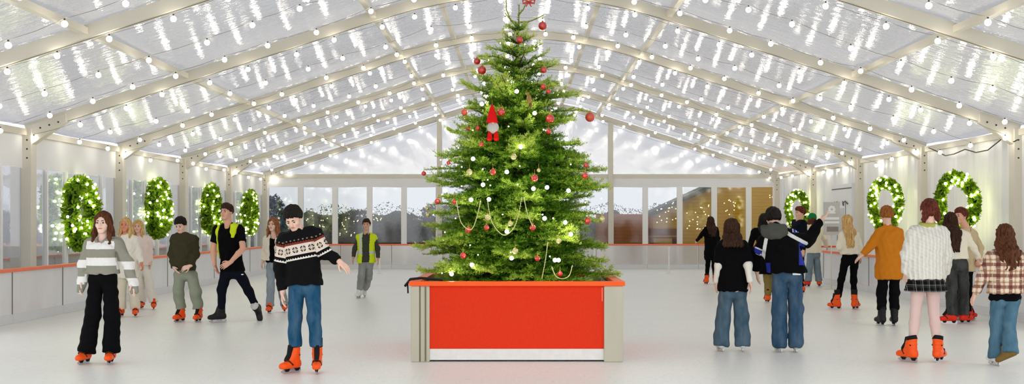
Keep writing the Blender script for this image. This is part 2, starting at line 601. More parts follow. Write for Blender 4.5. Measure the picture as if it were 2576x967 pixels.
LINER = liner_mat()
for b in range(1, 6):
    y0, y1 = BEAM_Y[b], BEAM_Y[b + 1]
    nn, nz = 100, 5
    Vv = []; fc = []
    for j in range(nz + 1):
        for i in range(nn + 1):
            yy = y0 + (y1 - y0) * i / nn
            Vv.append((XR - .03 + .018 * math.sin(i * .55 + b) + .012 * math.sin(i * 1.37 + .6 * j), yy, EAVE * j / nz))
    for j in range(nz):
        for i in range(nn):
            a = j * (nn + 1) + i; fc.append((a, a + nn + 1, a + nn + 2, a + 1))
    o = mesh_np('wall_right', Vv, fc, LINER, smooth=True)
    tag(o, f'white wall liner hanging in folds on the right, bay {["nearest", "second", "third", "with the white door", "at the rear corner"][b - 1]}', 'wall liner', 'right wall liner sheets', 'structure')

# door in the right wall
dr = empty('door_1', (XR - .1, 33.0, 0), 'white double door in the right wall with dark outlines', 'door', None, 'structure')
mb = MB(); mb.box(-.05, .05, -1.0, 1.0, 0, 2.75, bev=.01); mb.build('door_leaf', M('door_white', (240, 241, 242), .4, .03), dr)
DK = M('dark_line', (96, 98, 100), .5)
mb = MB(); mb.box(-.06, -.05, -1.0, 1.0, 2.6, 2.63); mb.build('head_strip', DK, dr)
for yy in (-.42, .42):
    mb = MB(); mb.box(-.06, -.05, yy - .012, yy + .012, .1, 2.2); mb.build('edge_strip', DK, dr)
    mb = MB(); mb.tube([(-.06, yy - .25, 2.16), (-.1, yy - .12, 2.24), (-.12, yy, 2.2), (-.1, yy + .12, 2.24), (-.06, yy + .2, 2.12)], .018, 6); mb.build('door_closer', DK, dr)
mb = MB(); mb.box(-.056, -.05, -.3, .3, 1.2, 2.05); mb.build('door_pane', M('door_glass', (214, 217, 220), .15, .04, spec=.6), dr)


# =================================================================== rink barrier
RZ = .86
def barrier(axis, a0, a1, fixed, label, group, pm, inward):
    """one section; axis 'y' along a side, 'x' along the back"""
    mid = (a0 + a1) / 2; L = (a1 - a0) / 2
    loc = (fixed, mid, 0) if axis == 'y' else (mid, fixed, 0)
    r = empty('rink_barrier', loc, label, 'rink barrier', group)
    def bx(u0, u1, t0, t1, z0, z1, bev=0.0):
        m = MB()
        if axis == 'y': m.box(t0, t1, u0, u1, z0, z1, bev=bev)
        else: m.box(u0, u1, t0, t1, z0, z1, bev=bev)
        return m
    bx(-L + .012, L - .012, -.012, .012, .15, RZ - .03).build('board', pm, r)
    bx(-L + .004, L - .004, -.03, .03, 0, .15, .006).build('kick_board', KICK, r)
    bx(-L + .002, L - .002, -.05, .05, RZ - .035, RZ + .02, .01).build('top_rail', RAIL, r)
    bx(L - .024, L - .004, -.02, .02, .15, RZ - .04).build('joint_strip', JOINT if axis == 'y' else STAN, r)
    return r


sides = [k for k in range(12)]
nth = ['first', 'second', 'third', 'fourth', 'fifth', 'sixth', 'seventh', 'eighth', 'ninth', 'tenth', 'eleventh', 'twelfth', 'thirteenth']
for k in sides:
    y0 = 16.1 + 2.0 * k
    barrier('y', y0, y0 + 2.0, -8.1, f'frosted grey board with orange rail along the left wall, {nth[k]} from the front', 'left rink barrier', PANEL_SIDE, 1)
for k in sides:
    y0 = 16.6 + 1.95 * k
    if 30.0 < y0 < 31.0: continue
    barrier('y', y0, y0 + 1.95, 8.15, f'frosted grey board with orange rail along the right wall, {nth[k]} from the front', 'right rink barrier', PANEL_SIDE, -1)
for k in range(9):
    x0 = -8.1 + 1.805 * k
    barrier('x', x0, x0 + 1.805, 40.0, f'clear board with orange rail across the back of the rink, {nth[k]} from the left', 'rear rink barrier', PANEL_BACK, 1)
for px, nm in ((955, 'beside the skater in the yellow vest'), (1683, 'right of the tree')):
    p = pt(px, 690, 36.2); p[0] = (px - CX) * 36.2 / FPX
    mb = MB(); mb.tube([(0, 0, .02), (0, 0, .86)], .028, 10); mb.lathe([(.09, 0), (.09, .02), (.03, .03)], (0, 0, 0), 14)
    tag(mb.build('gate_post', STAN, loc=(p[0], 36.2, 0)), f'thin white post on the ice at the back {nm}', 'post', 'thin posts at the back')
for j, (px, nm) in enumerate(((1497, 'left one'), (1508, 'right one'))):
    mb = MB(); mb.tube([(0, 0, .0), (0, 0, .88)], .022, 8)
    tag(mb.build('gate_post', STAN, loc=((px - CX) * 38 / FPX, 38, 0)), f'thin white upright beside the rear boards behind the tree, {nm}', 'post', 'thin posts at the back')
# open gate on the right
gt = empty('rink_gate', ((2087 - CX) * 30.7 / FPX, 30.7, 0), 'narrow clear rink gate with an orange red top at the right side', 'gate')
mb = MB(); mb.box(-.3, .3, -.012, .012, .12, .93); mb.build('gate_board', PANEL_SIDE, gt)
for x in (-.3, .3):
    mb = MB(); mb.box(x - .02, x + .02, -.025, .025, 0, .95); mb.build('gate_stile', STAN, gt)
mb = MB(); mb.box(-.34, .34, -.05, .05, .95, 1.0, bev=.01); mb.build('top_rail', M('orange_red_rail', (240, 98, 66), .45), gt)
mb = MB(); mb.tube([(.2, -.03, .72), (.24, -.07, .78), (.3, -.07, .74), (.27, -.07, .66), (.22, -.07, .6)], .035, 8); mb.build('latch', M('black_latch', (26, 26, 28), .5), gt)

# information board on the right
sg = empty('notice_board', ((2092 - CX) * 27.5 / FPX, 27.5, 0), 'grey notice board with pale print on a thin stand at the right', 'sign')
zc = CAMH - (548 - CY) * 27.5 / FPX
mb = MB(); mb.box(-.2, .2, -.015, .015, zc - .42, zc + .38, bev=.006); mb.build('board', M('grey_poster', (206, 204, 201), .5, .12, 8), sg)
WP = M('poster_white', (252, 252, 250), .5, .04)
mb = MB(); mb.box(-.18, .18, -.019, -.015, zc - .05, zc + .01); mb.build('print_stripe', WP, sg)
mb = MB(); mb.box(-.18, .18, -.019, -.015, zc - .14, zc - .09); mb.build('print_stripe', WP, sg)
mb = MB()
for a in range(7):
    th = 2 * PI * a / 7
    mb.ball((.06 * math.cos(th), -.017, zc + .2 + .06 * math.sin(th)), .035, 8, 6, sq=(1, .08, 1))
mb.box(-.09, .09, -.019, -.016, zc + .1, zc + .13); mb.build('emblem', WP, sg)
mb = MB(); mb.box(-.12, .16, -.019, -.015, zc - .34, zc - .22); mb.build('print_block', M('poster_dark', (150, 142, 134), .5), sg)
mb = MB(); mb.tube([(0, .03, zc - .4), (0, .03, .02)], .015, 8); mb.box(-.2, .2, -.12, .18, 0, .02); mb.build('stand', ALU, sg)

# =================================================================== outside the rear wall
def leafcloud(name, cx, y, zc, rx, ry, rz, n, size, mat, label, cat, group=None, seed=0, box=False, kind=None):
    r = np.random.default_rng(seed)
    d = r.normal(size=(n, 3)); d /= np.linalg.norm(d, axis=1)[:, None]
    if box: d = r.uniform(-1, 1, size=(n, 3)); c = d * np.array([rx, ry, rz])
    else: c = d * (r.uniform(.5, 1.0, size=(n, 1)) ** .5) * np.array([rx, ry, rz])
    c[:, 2] += .12 * rz * np.sin(c[:, 0] * 2.3 + seed) if box else 0
    a = r.normal(size=(n, 3)); a /= np.linalg.norm(a, axis=1)[:, None]
    b = np.cross(a, r.normal(size=(n, 3))); b /= np.linalg.norm(b, axis=1)[:, None]
    s = size * r.uniform(.6, 1.3, size=(n, 1))
    V = np.stack([c - a * s, c - b * s * .45, c + a * s, c + b * s * .45], 1).reshape(-1, 3)
    F4 = np.arange(4 * n).reshape(n, 4)
    sh = np.repeat(r.uniform(0, 1, n), 4)
    o = mesh_np(name, V, F4, mat, None, False, {'shade': sh}, loc=(cx, y, zc))
    return tag(o, label, cat, group, kind)


def leaf_mat(name, c0, c1, trans=.25, rough=.55):
    t = NT(name)
    c = t.mix(t.attr('shade'), lin(c0), lin(c1))
    b = t.bsdf(Base__Color=c, Roughness=rough)
    tl = t.n('ShaderNodeBsdfTranslucent', Color=c)
    return t.done(t.n('ShaderNodeMixShader', i0=trans, i1=b, i2=tl))


DARKLEAF = leaf_mat('dark_hedge_leaf', (20, 28, 12), (64, 78, 40))
BLUELEAF = leaf_mat('blue_grey_needles', (62, 80, 100), (120, 136, 156))
for k, (x, rx, rz, nm) in enumerate([(-7.0, .95, 1.0, 'at the rear left corner'), (-4.9, .95, .95, 'behind the skater in the yellow vest'), (-2.9, .95, 1.1, 'left of the tree'), (2.0, .9, 1.0, 'right of the tree')]):
    leafcloud('outdoor_bush', x, 45.2, rz, rx, .6, rz, 2600, .1, DARKLEAF, f'dark leafy bush outside the rear windows {nm}', 'bush', 'bushes outside the rear windows', seed=k, box=True)
leafcloud('outdoor_fir', (690 - CX) * 46.6 / FPX, 46.6, 1.3, .55, .45, 1.5, 2200, .1, BLUELEAF, 'blue grey conifer outside the rear left corner window', 'tree', seed=9)


def wood_mat(name, c0, c1, sz=7.0):
    t = NT(name)
    v = t.coords('Object', (1, 1, 1))
    sx = t.n('ShaderNodeSeparateXYZ', Vector=v)
    pl = t.math('FRACT', t.math('MULTIPLY', sx.outputs[2], sz))
    gap = t.math('LESS_THAN', pl, .06)
    c = t.mix(t.noise(4, t.coords('Object', (.6, 1, 6)), 4), lin(c0), lin(c1))
    c = t.mix(gap, c, tuple(x * .4 for x in lin(c0)[:3]) + (1,))
    return t.done(t.bsdf(Base__Color=c, Roughness=.7))


TLN = leafcloud('outdoor_treeline', 0, 56, 1.2, 15, .5, 1.3, 16000, .055, leaf_mat('grey_tree_leaf', (58, 62, 50), (112, 116, 100)), 'grey blurred row of trees far outside the rear wall', 'trees', seed=4, box=True, kind='stuff')
nn = 120; Vv = []; rq = np.random.default_rng(2)
for i in range(nn + 1):
    x = -15.5 + 31 * i / nn; h_ = .75 + .22 * math.sin(x * 1.7) + .15 * math.sin(x * 4.1 + 1) + rq.uniform(-.06, .06)
    Vv += [(x, .4, -1.4), (x, .55, 0), (x, .75, h_)]
fc = []
for i in range(nn): fc += [(3 * i, 3 * i + 3, 3 * i + 4, 3 * i + 1), (3 * i + 1, 3 * i + 4, 3 * i + 5, 3 * i + 2)]
mesh_np('thicket', Vv, fc, M('grey_thicket', (88, 92, 78), .95, .35, 1.2), TLN, True)
WOODF = wood_mat('weathered_fence_boards', (128, 108, 84), (168, 148, 120), 6.0)
mb = MB(); mb.box(-.04, .04, -9.8, 9.8, 0, 1.08); fo = mb.build('fence_boards', WOODF)
fo.name = 'outdoor_fence'; fo.location = (-10.7, 31.5, -.2)
tag(fo, 'low weathered board fence outside the left windows', 'fence')
WOODY = wood_mat('yellow_lit_boards', (206, 146, 0), (246, 188, 10))  # warm lamplight on the kiosk wall is put into this board colour
WOODO = wood_mat('orange_brown_boards', (176, 92, 20), (214, 128, 40))
cab = empty('timber_kiosk', (7.0, 45.5, 0), 'yellow lit timber kiosk with sloping roof outside the right rear windows', 'kiosk')
mb = MB()
prof = [(-1.55, 0), (4.0, 0), (4.0, 3.4), (1.2, 3.2), (-1.55, 1.95)]
mb.add([(x, 0, z) for x, z in prof] + [(x, 2.5, z) for x, z in prof], [(0, 1, 2, 3, 4), (9, 8, 7, 6, 5)] + [(k, k + 5, (k + 1) % 5 + 5, (k + 1) % 5) for k in range(5)])
mb.build('wall', WOODY, cab)
mb = MB(); mb.add([(-1.75, -.25, 1.9), (1.2, -.25, 3.25), (1.2, 2.6, 3.25), (-1.75, 2.6, 1.9), (-1.75, -.25, 2.05), (1.2, -.25, 3.4), (1.2, 2.6, 3.4), (-1.75, 2.6, 2.05)],
                 [(0, 1, 2, 3), (7, 6, 5, 4), (0, 4, 5, 1), (1, 5, 6, 2), (2, 6, 7, 3), (3, 7, 4, 0)])
mb.build('roof', M('dark_roof', (66, 68, 64), .8), cab)
mb = MB(); mb.box(-3.9, -1.6, -.1, .1, 0, 1.98); mb.build('fence_panel', WOODO, cab)
bn = empty('picnic_bench', ((1668 - CX) * 44.4 / FPX, 44.4, 0), 'brown timber picnic bench outside in front of the yellow kiosk', 'bench')
BW = M('bench_wood', (128, 70, 28), .7, .2)
mb = MB(); mb.box(-.6, .6, -.35, .35, 1.02, 1.08); mb.build('table_top', BW, bn)
mb = MB(); mb.box(-.6, .6, .3, .38, 1.12, 1.4); mb.build('back_board', BW, bn)
for x in (-.45, .45):
    mb = MB(); mb.box(x - .04, x + .04, -.4, .4, 0, 1.02); mb.build('trestle', BW, bn)
FAIRY = EM('fairy_glow', (255, 238, 160), 4.0)
BULB = EM('globe_glow', (255, 247, 230), 16.0)


def fairy_patch(name, pts, label, group=None, r=.03):
    root = empty(name, pts[0], label, 'fairy lights', group)
    r = .021
    base = None
    for i, p in enumerate(pts):
        if base is None:
            m = MB(); m.ball((0, 0, 0), r, 8, 6); base = m.build('bulb', FAIRY, root, True); base.location = p - pts[0]
        else:
            o = base.copy(); COL.objects.link(o); o.parent = root; o.location = p - pts[0]
    m = MB(); m.tube([p - pts[0] for p in pts], .0015, 4); m.build('wire', HOLE, root)


r = np.random.default_rng(5)
for (x0, x1, y0, y1, n, lb) in [(1650, 1712, 510, 560, 22, 'fairy lights on the left end of the yellow kiosk'), (1728, 1796, 505, 580, 24, 'fairy lights on the middle of the yellow kiosk'),
                                (1822, 1850, 500, 560, 14, 'fairy lights on the right part of the kiosk'), (1935, 1972, 480, 560, 18, 'fairy lights hanging at the rear right corner window'),
                                (770, 832, 540, 600, 18, 'fairy lights in the bushes behind the skater in the patterned jumper'), (850, 905, 545, 595, 16, 'fairy lights in the bushes left of the yellow vest'), (938, 960, 520, 600, 14, 'fairy lights in the bushes right of the yellow vest')]:
    P_ = sorted([(r.uniform(x0, x1), r.uniform(y0, y1)) for _ in range(n)])
    fairy_patch('fairy_lights', [pt(a, b, 44.3) for a, b in P_], lb, 'fairy lights outside the rear windows')

# =================================================================== festoon strings under the roof
def string_lights(Y, label, seed, off=.24, n=24):
    r = np.random.default_rng(seed)
    root = empty('festoon_string', (XM, Y, 0), label, 'string lights', 'festoon strings across the roof')
    xs = np.linspace(-9.15, 9.2, n) + r.uniform(-.12, .12, n)
    pts = []
    for i, x in enumerate(xs):
        pts.append(np.array([x, r.uniform(-.05, .05), roof_z(x + XM) - off + r.uniform(-.05, .04)]))
    wp = []
    for a, b in zip(pts[:-1], pts[1:]):
        wp += [a + (0, 0, .07), (a + b) / 2 + (0, 0, .05)]
    wp.append(pts[-1] + (0, 0, .07))
    m = MB(); m.tube(wp, .0035, 5); m.build('cable', M('grey_cable', (140, 138, 128), .6), root)
    for p in pts:
        o = bpy.data.objects.new('globe_bulb', BULB_ME); COL.objects.link(o); o.parent = root; o.location = p


m = MB(); m.ball((0, 0, 0), .044, 10, 7); m.lathe([(.013, .04), (.013, .068)], (0, 0, 0), 8, m=1)
tmp = m.build('globe_bulb', [BULB, HOLE], None, True); BULB_ME = tmp.data; bpy.data.objects.remove(tmp)
sid = 0
nf = ['', 'nearest', 'second', 'third', 'fourth', 'fifth', 'rearmost']
for b in range(1, 7):
    Y = BEAM_Y[b]
    string_lights(Y - .12, f'string of white globe bulbs hung along the {nf[b]} roof beam', 100 + b, .16)
    if b < 6:
        for q, w_ in ((1, 'nearer'), (2, 'farther')):
            string_lights(Y + (BEAM_Y[b + 1] - Y) * q / 3, f'white globe bulb string under the roof just behind the {nf[b]} beam, the {w_} one', 200 + 2 * b + q, .2)
for q, w_ in ((1, 'nearer'), (2, 'farther')):
    string_lights(11.5 + 5 * q / 3, f'white globe bulb string in front of the nearest beam, the {w_} one', 300 + q, .2)
# thin black cable along the right eave
mb = MB()
cp = [pt(2576 + 30, 330, 21.0)]
wp = []
for (px, py) in [(2560, 352), (2548, 358), (2520, 350), (2485, 378), (2455, 384), (2428, 376), (2400, 388), (2378, 392), (2350, 378), (2336, 372)]:
    Y = 2850 * 9.35 / (px - CX); wp.append(pt(px, py, Y))
o = MB(); base = wp[0]; o.tube([p - base for p in wp], .011, 6)
tag(o.build('power_cable', M('black_cable', (58, 56, 48), .6), None, True, loc=tuple(base)), 'dark power cable looping along the right eave rail', 'cable')

# =================================================================== wreaths
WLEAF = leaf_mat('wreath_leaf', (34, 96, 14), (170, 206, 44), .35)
WGLOW = EM('wreath_glow', (255, 250, 204), 8.0)
m = MB(); m.ball((0, 0, 0), .03, 8, 6); tmp = m.build('bulb', WGLOW, None, True); WB_ME = tmp.data; bpy.data.objects.remove(tmp)


def wreath(side, Y, zc, R, tr, seed, label, x, rz=0.0, sq=1.0):
    r = np.random.default_rng(seed)
    root = empty('leafy_wreath', (x, Y, zc), label, 'wreath', f'lit wreaths along the {side} wall')
    root.rotation_euler[2] = rz
    n = 3000
    th = r.uniform(0, 2 * PI, n); ph = r.uniform(0, 2 * PI, n); rad = tr * r.uniform(.5, 1.1, n)
    wob = 1 + .06 * np.sin(3 * th + seed)
    c = np.stack([sq * rad * np.sin(ph), (R * wob + rad * np.cos(ph)) * np.cos(th), (R * wob + rad * np.cos(ph)) * np.sin(th) * 1.05], 1)
    a = r.normal(size=(n, 3)); a /= np.linalg.norm(a, axis=1)[:, None]
    b = np.cross(a, r.normal(size=(n, 3))); b /= np.linalg.norm(b, axis=1)[:, None]
    s = .06 * r.uniform(.6, 1.3, (n, 1))
    V = np.stack([c - a * s, c - b * s * .5, c + a * s, c + b * s * .5], 1).reshape(-1, 3)
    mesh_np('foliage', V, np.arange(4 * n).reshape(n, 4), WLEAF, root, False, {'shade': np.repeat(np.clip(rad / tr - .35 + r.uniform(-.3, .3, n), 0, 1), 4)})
    m = MB(); k = 28
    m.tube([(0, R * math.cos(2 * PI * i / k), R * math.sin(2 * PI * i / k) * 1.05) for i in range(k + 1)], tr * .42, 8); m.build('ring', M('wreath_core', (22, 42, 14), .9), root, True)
    for i in range(72):
        t_ = r.uniform(0, 2 * PI); p_ = r.uniform(0, 2 * PI); q = tr * 1.05
        o = bpy.data.objects.new('bulb', WB_ME); COL.objects.link(o); o.parent = root
        o.location = (sq * q * math.sin(p_), (R + q * math.cos(p_)) * math.cos(t_), (R + q * math.cos(p_)) * math.sin(t_) * 1.05)


wl = ['nearest the front', 'second from the front', 'third from the front', 'last before the rear corner']
for i, (Y, py, R) in enumerate([(23.75, 536, .58), (28.85, 527, .56), (33.8, 530, .56), (38.6, 536, .56)]):
    wreath('left', Y, CAMH - (py - CY) * Y / FPX, R, .17, 20 + i, f'round green wreath dotted with lights at the left windows, {wl[i]}', XL + .24)
for i, (px, py, R, lb) in enumerate([(2430, 515, .53, 'behind the kissing pair'), (2247, 515, .53, 'beyond the orange coat'), (2020, 530, .52, 'at the far end behind the boy')]):
    Y = FPX * 9.2 / (px - CX)
    wreath('right', Y, CAMH - (py - CY) * Y / FPX, R, .125, 30 + i, f'round lit green wreath on the right wall {lb}', 9.0, .30, .75)

# =================================================================== planter box
TX, TY = (1301 - CX) * 14.3 / FPX, 14.3
PW, PH = 1.225, .93
pl = empty('tree_planter', (TX, TY, 0), 'big square red orange planter box with grey corner posts under the tree', 'planter')
PRED = M('red_orange_panel', (224, 52, 18), .75, .10, 40, bump=.25, bscale=220)
PRIM = M('orange_rim', (250, 96, 28), .45, .05)
PPOST = M('galvanised_post', (186, 182, 162), .45, .10, 6, (1, 1, .3), spec=.5)
PPOSTD = M('post_groove', (108, 104, 76), .6)
PWHITE = M('planter_liner', (232, 230, 226), .6, .04)
y0 = -PW
for k in range(4):
    m = MB(); m.box(-PW + .2, PW - .2, y0 + .03, y0 + .06, .15, PH - .05)
    o = m.build('side_panel', PRED, pl); o.rotation_euler[2] = k * PI / 2
    m = MB(); m.box(-PW + .2, PW - .2, y0 + .035, y0 + .065, .02, .15)
    o = m.build('kick_board', M('planter_kick', (226, 226, 222), .5), pl); o.rotation_euler[2] = k * PI / 2
    m = MB(); m.box(-PW + .06, PW - .06, y0 + .09, y0 + .1, .1, PH - .04)
    o = m.build('liner', PWHITE, pl); o.rotation_euler[2] = k * PI / 2
    m = MB()
    s0 = -PW
    m.box(s0, s0 + .10, s0, s0 + .22, 0, PH - .05, bev=.012)
    m.box(s0 + .10, s0 + .215, s0 + .012, s0 + .2, 0, PH - .05, bev=.012)
    o = m.build('corner_post', PPOST, pl); o.rotation_euler[2] = k * PI / 2
    for u in (.102, .168):
        g = MB(); g.box(s0 + u - .007, s0 + u + .007, s0 + .002, s0 + .014, .01, PH - .06)
        q = g.build('groove', PPOSTD, o)
m = MB()
for k in range(4):
    a = [(-PW - .02, -PW - .02), (PW + .02, -PW - .02), (PW - .1, -PW + .1), (-PW + .1, -PW + .1)]
    c, s = round(math.cos(k * PI / 2)), round(math.sin(k * PI / 2))
    R_ = [(c * x - s * y, s * x + c * y) for x, y in a]
    V = [(x, y, PH - .05) for x, y in R_] + [(x, y, PH) for x, y in R_]
    m.add(V, [(3, 2, 1, 0), (4, 5, 6, 7), (0, 1, 5, 4), (1, 2, 6, 5), (2, 3, 7, 6), (3, 0, 4, 7)])
m.build('rim', PRIM, pl)
m = MB(); m.box(-PW + .1, PW - .1, -PW + .1, PW - .1, .1, .62); m.build('soil', M('planter_fill', (120, 96, 66), .95, .3), pl)
m = MB(); m.box(PW - .245, PW - .235, y0 + .025, y0 + .03, .70, .86); m.build('scuff_mark', M('pale_scuff', (240, 150, 120), .6), pl)
m = MB(); m.tube([(-PW - .1, -.9, .86), (-PW - .03, -.95, .945), (-PW + .1, -1.0, .96), (-PW + .35, -1.0, .94)], .016, 7)
m.tube([(-PW - .07, -.9, .9), (-PW - .06, -.95, .78)], .01, 6)
tag(m.build('flex_cable', M('black_flex', (28, 32, 28), .6), None, True, loc=(TX, TY, 0)), 'black cable end hanging over the left corner of the planter rim', 'cable')

# =================================================================== the fir
RP = [(4.5, .03), (4.13, .1), (3.9, .2), (3.78, .34), (3.57, .46), (3.35, .5), (3.1, .74), (2.95, .78), (2.77, .72), (2.5, .98), (2.22, 1.1), (1.82, 1.12), (1.41, 1.12), (1.16, 1.2), (.9, 1.1)]
def Rz(z):
    zz = [a for a, b in RP][::-1]; rr = [b for a, b in RP][::-1]
    return float(np.interp(z, zz, rr))


tree = empty('christmas_tree', (TX, TY, .62), 'tall green fir tree standing in the red planter, hung with baubles and lights', 'christmas tree')
Z0 = .62
r = np.random.default_rng(3)
segs = []      # (start, end, width, shade, isbare)
bark = MB()


def twig(p0, d, L, lvl, shade, up):
    n = max(2, int(L / .05))
    p = p0.copy(); dd = d.copy()
    pts = [p.copy()]
    for i in range(n):
        dd = unit(dd + np.array([0, 0, up * .06]) + r.normal(size=3) * .035)
        p = p + dd * L / n
        pts.append(p.copy())
    for a, b in zip(pts[:-1], pts[1:]): segs.append((a, b, shade))
    return pts


z = .93
bi = 0
while z < 4.05:
    R = Rz(z) * r.uniform(.9, 1.1)
    k = 8 if z < 3.0 else (6 if z < 3.6 else 5)
    ph0 = r.uniform(0, 2 * PI)
    for j in range(k):
        ph = ph0 + 2 * PI * j / k + r.uniform(-.25, .25)
        L = R * r.uniform(.7, 1.16)
        el = np.interp(z, [.9, 2, 3, 4], [.06, .2, .42, .6]) + r.uniform(-.2, .2)
        d = np.array([math.cos(ph) * math.cos(el), math.sin(ph) * math.cos(el), math.sin(el)])
        p = np.array([0, 0, z - .05 * 0])
        n = max(4, int(L / .07)); dd = d.copy(); pts = [p.copy()]
        for i in range(n):
            t = i / n
            dd = unit(dd + np.array([0, 0, -.05 if t < .55 else .05]) + r.normal(size=3) * .025)
            p = p + dd * L / n; pts.append(p.copy())
        pr = [.018 * (1 - .8 * i / n) * min(1, .4 + R * .6) for i in range(n + 1)]
        bark.tube(pts, pr, 5)
        for i in range(1, n + 1):
            t = i / n
            if t > .22: segs.append((pts[i - 1], pts[i], .35 + .5 * t))
            if t < .16: continue
            dr = unit(pts[i] - pts[i - 1])
            sd = unit(np.cross(dr, [0, 0, 1]))
            for sgn in (-1, 1):
                for rep in range(1 if L < .5 else 2):
                    l2 = (.11 + .30 * L * (1 - t) ** .8) * r.uniform(.6, 1.15)
                    d2 = unit(dr * r.uniform(.6, 1.0) + sgn * sd * r.uniform(.5, 1.0) + np.array([0, 0, r.uniform(-.4, .45)]))
                    tp = twig(pts[i] - dr * r.uniform(0, .06), d2, l2, 1, .3 + .6 * t + r.uniform(-.1, .1), 1)
                    if l2 > .2:
                        for q in range(1, len(tp) - 1):
                            d3 = unit(unit(tp[q] - tp[q - 1]) * .8 + (1 if q % 2 else -1) * unit(np.cross(d2, [0, 0, 1])) * .8)
                            twig(tp[q], d3, l2 * .42 * (1 - .4 * q / len(tp)), 2, .35 + .6 * t + r.uniform(-.1, .12), 1)
    z += np.interp(z, [.9, 2, 3, 4], [.085, .10, .14, .17])
def on_tree(px, py, out=.97):
    Y = TY
    for _ in range(4):
        p = pt(px, py, Y)
        R = Rz(p[2]); x = p[0] - TX
        Y = TY - out * math.sqrt(max(R * R - x * x, .0004))
    return pt(px, py, Y)



# longer branches that carry the outermost baubles
for (px, py) in [(1484, 281), (1066, 429), (1128, 404), (1200, 143), (1212, 163), (1368, 165), (1367, 210), (1475, 408), (1472, 432), (1513, 541), (1075, 517), (1168, 273), (1479, 546), (1100, 498), (1178, 317), (1384, 286), (1500, 660), (1065, 640)]:
    tp_ = on_tree(px, py, 1.0) - np.array([TX, TY, 0])
    hd_ = math.hypot(tp_[0], tp_[1])
    st_ = np.array([0, 0, max(.95, tp_[2] - .22 * hd_)])
    n = max(5, int(hd_ / .07)); pts = []
    for i in range(n + 1):
        u = i / n
        pts.append(st_ * (1 - u) + tp_ * u + np.array([0, 0, .10 * hd_ * math.sin(PI * u)]) + r.normal(size=3) * .004)
    bark.tube(pts, [.012 * (1 - .75 * i / n) for i in range(n + 1)], 5)
    for i in range(1, n + 1):
        u = i / n
        segs.append((pts[i - 1], pts[i], .45 + .45 * u))
        if u < .3 or u > .93: continue
        dr = unit(pts[i] - pts[i - 1]); sd = unit(np.cross(dr, [0, 0, 1]))
        for sgn in (-1, 1):
            twig(pts[i], unit(dr * .9 + sgn * sd * .8 + np.array([0, 0, r.uniform(-.2, .3)])), (.06 + .2 * (1 - u)) * r.uniform(.7, 1.2), 1, .4 + .5 * u, 1)
# leader and bare top shoots
for (pth, rr) in [([(1303, 130), (1305, 60), (1306, 12)], .012), ([(1303, 70), (1285, 52), (1274, 25), (1273, -18)], .011), ([(1304, 62), (1284, 50), (1270, 32)], .009),
                  ([(1304, 56), (1330, 55), (1352, 46), (1368, 38)], .01), ([(1303, 40), (1318, 22), (1330, -12)], .009)]:
    pp = [pt(a, b, TY) - (TX, TY, 0) for a, b in pth]
    sm = []
    for i in range(len(pp) - 1):
        for q in range(4): sm.append(pp[i] * (1 - q / 4) + pp[i + 1] * q / 4)
    sm.append(pp[-1])
    bark.tube(sm, [rr * (1 - .5 * i / len(sm)) for i in range(len(sm))], 6, m=1)
    for a, b in zip(sm[:-1], sm[1:]):
        if r.uniform() < .75: segs.append((a, b, .8))
bark.tube([(0, 0, Z0), (.01, 0, 1.5), (0, .01, 2.6), (0, 0, 3.6), (0, 0, 4.1)], [.075, .065, .045, .022, .012], 10)
o = bark.build('trunk', [M('fir_bark', (86, 62, 36), .9, .25), M('green_shoot', (128, 132, 48), .8, .15)], tree, True)
o.location = (0, 0, -Z0)
S = np.array([s[0] for s in segs]); E = np.array([s[1] for s in segs]); SH = np.array([s[2] for s in segs])
ln = np.linalg.norm(E - S, axis=1)
cnt = np.maximum(1, (ln / .0092).astype(int)) * 3
ix = np.repeat(np.arange(len(segs)), cnt)
N = len(ix)
t = r.uniform(0, 1, N)[:, None]
base = S[ix] * (1 - t) + E[ix] * t
dr = (E - S)[ix] / ln[ix][:, None]
side = np.cross(dr, np.array([0, 0, 1.0])); side /= (np.linalg.norm(side, axis=1)[:, None] + 1e-6)
upv = np.cross(side, dr)
ang = r.choice([0, PI, PI / 2], N, p=[.36, .36, .28]) + r.normal(0, .45, N)
out = side * np.cos(ang)[:, None] + upv * np.sin(ang)[:, None]
nd = dr * r.uniform(.45, .95, N)[:, None] + out
nd /= np.linalg.norm(nd, axis=1)[:, None]
Ln = r.uniform(.025, .042, N)[:, None]
wv = np.cross(nd, r.normal(size=(N, 3))); wv /= np.linalg.norm(wv, axis=1)[:, None]
W = .0034
tip = base + nd * Ln
mid = base + nd * Ln * .5
V = np.stack([base, mid - wv * W, tip, mid + wv * W], 1).reshape(-1, 3)
V[:, 2] -= Z0
print('needles', N)
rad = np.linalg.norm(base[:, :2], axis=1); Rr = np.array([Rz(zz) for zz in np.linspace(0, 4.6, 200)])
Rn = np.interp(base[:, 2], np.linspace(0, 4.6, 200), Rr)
shade = np.clip(SH[ix] * .5 + .5 * np.clip(rad / (Rn + .02), 0, 1.1) + np.clip((base[:, 2] - 2.6) * .12, 0, .25) + r.normal(0, .12, N), 0, 1)  # crown shade put into needle colour: dark inside, lighter outward and upward


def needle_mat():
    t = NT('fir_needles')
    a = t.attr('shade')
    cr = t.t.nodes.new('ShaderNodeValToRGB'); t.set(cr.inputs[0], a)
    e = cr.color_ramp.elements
    e[0].position = .15; e[0].color = lin((16, 44, 6)); e[1].position = 1.0; e[1].color = lin((206, 222, 100))  # ramp runs from painted inner shade to painted highlights at the tips
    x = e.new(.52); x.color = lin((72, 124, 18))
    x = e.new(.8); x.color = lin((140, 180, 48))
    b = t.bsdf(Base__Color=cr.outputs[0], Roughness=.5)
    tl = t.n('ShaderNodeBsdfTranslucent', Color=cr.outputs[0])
    return t.done(t.n('ShaderNodeMixShader', i0=.25, i1=b, i2=tl))


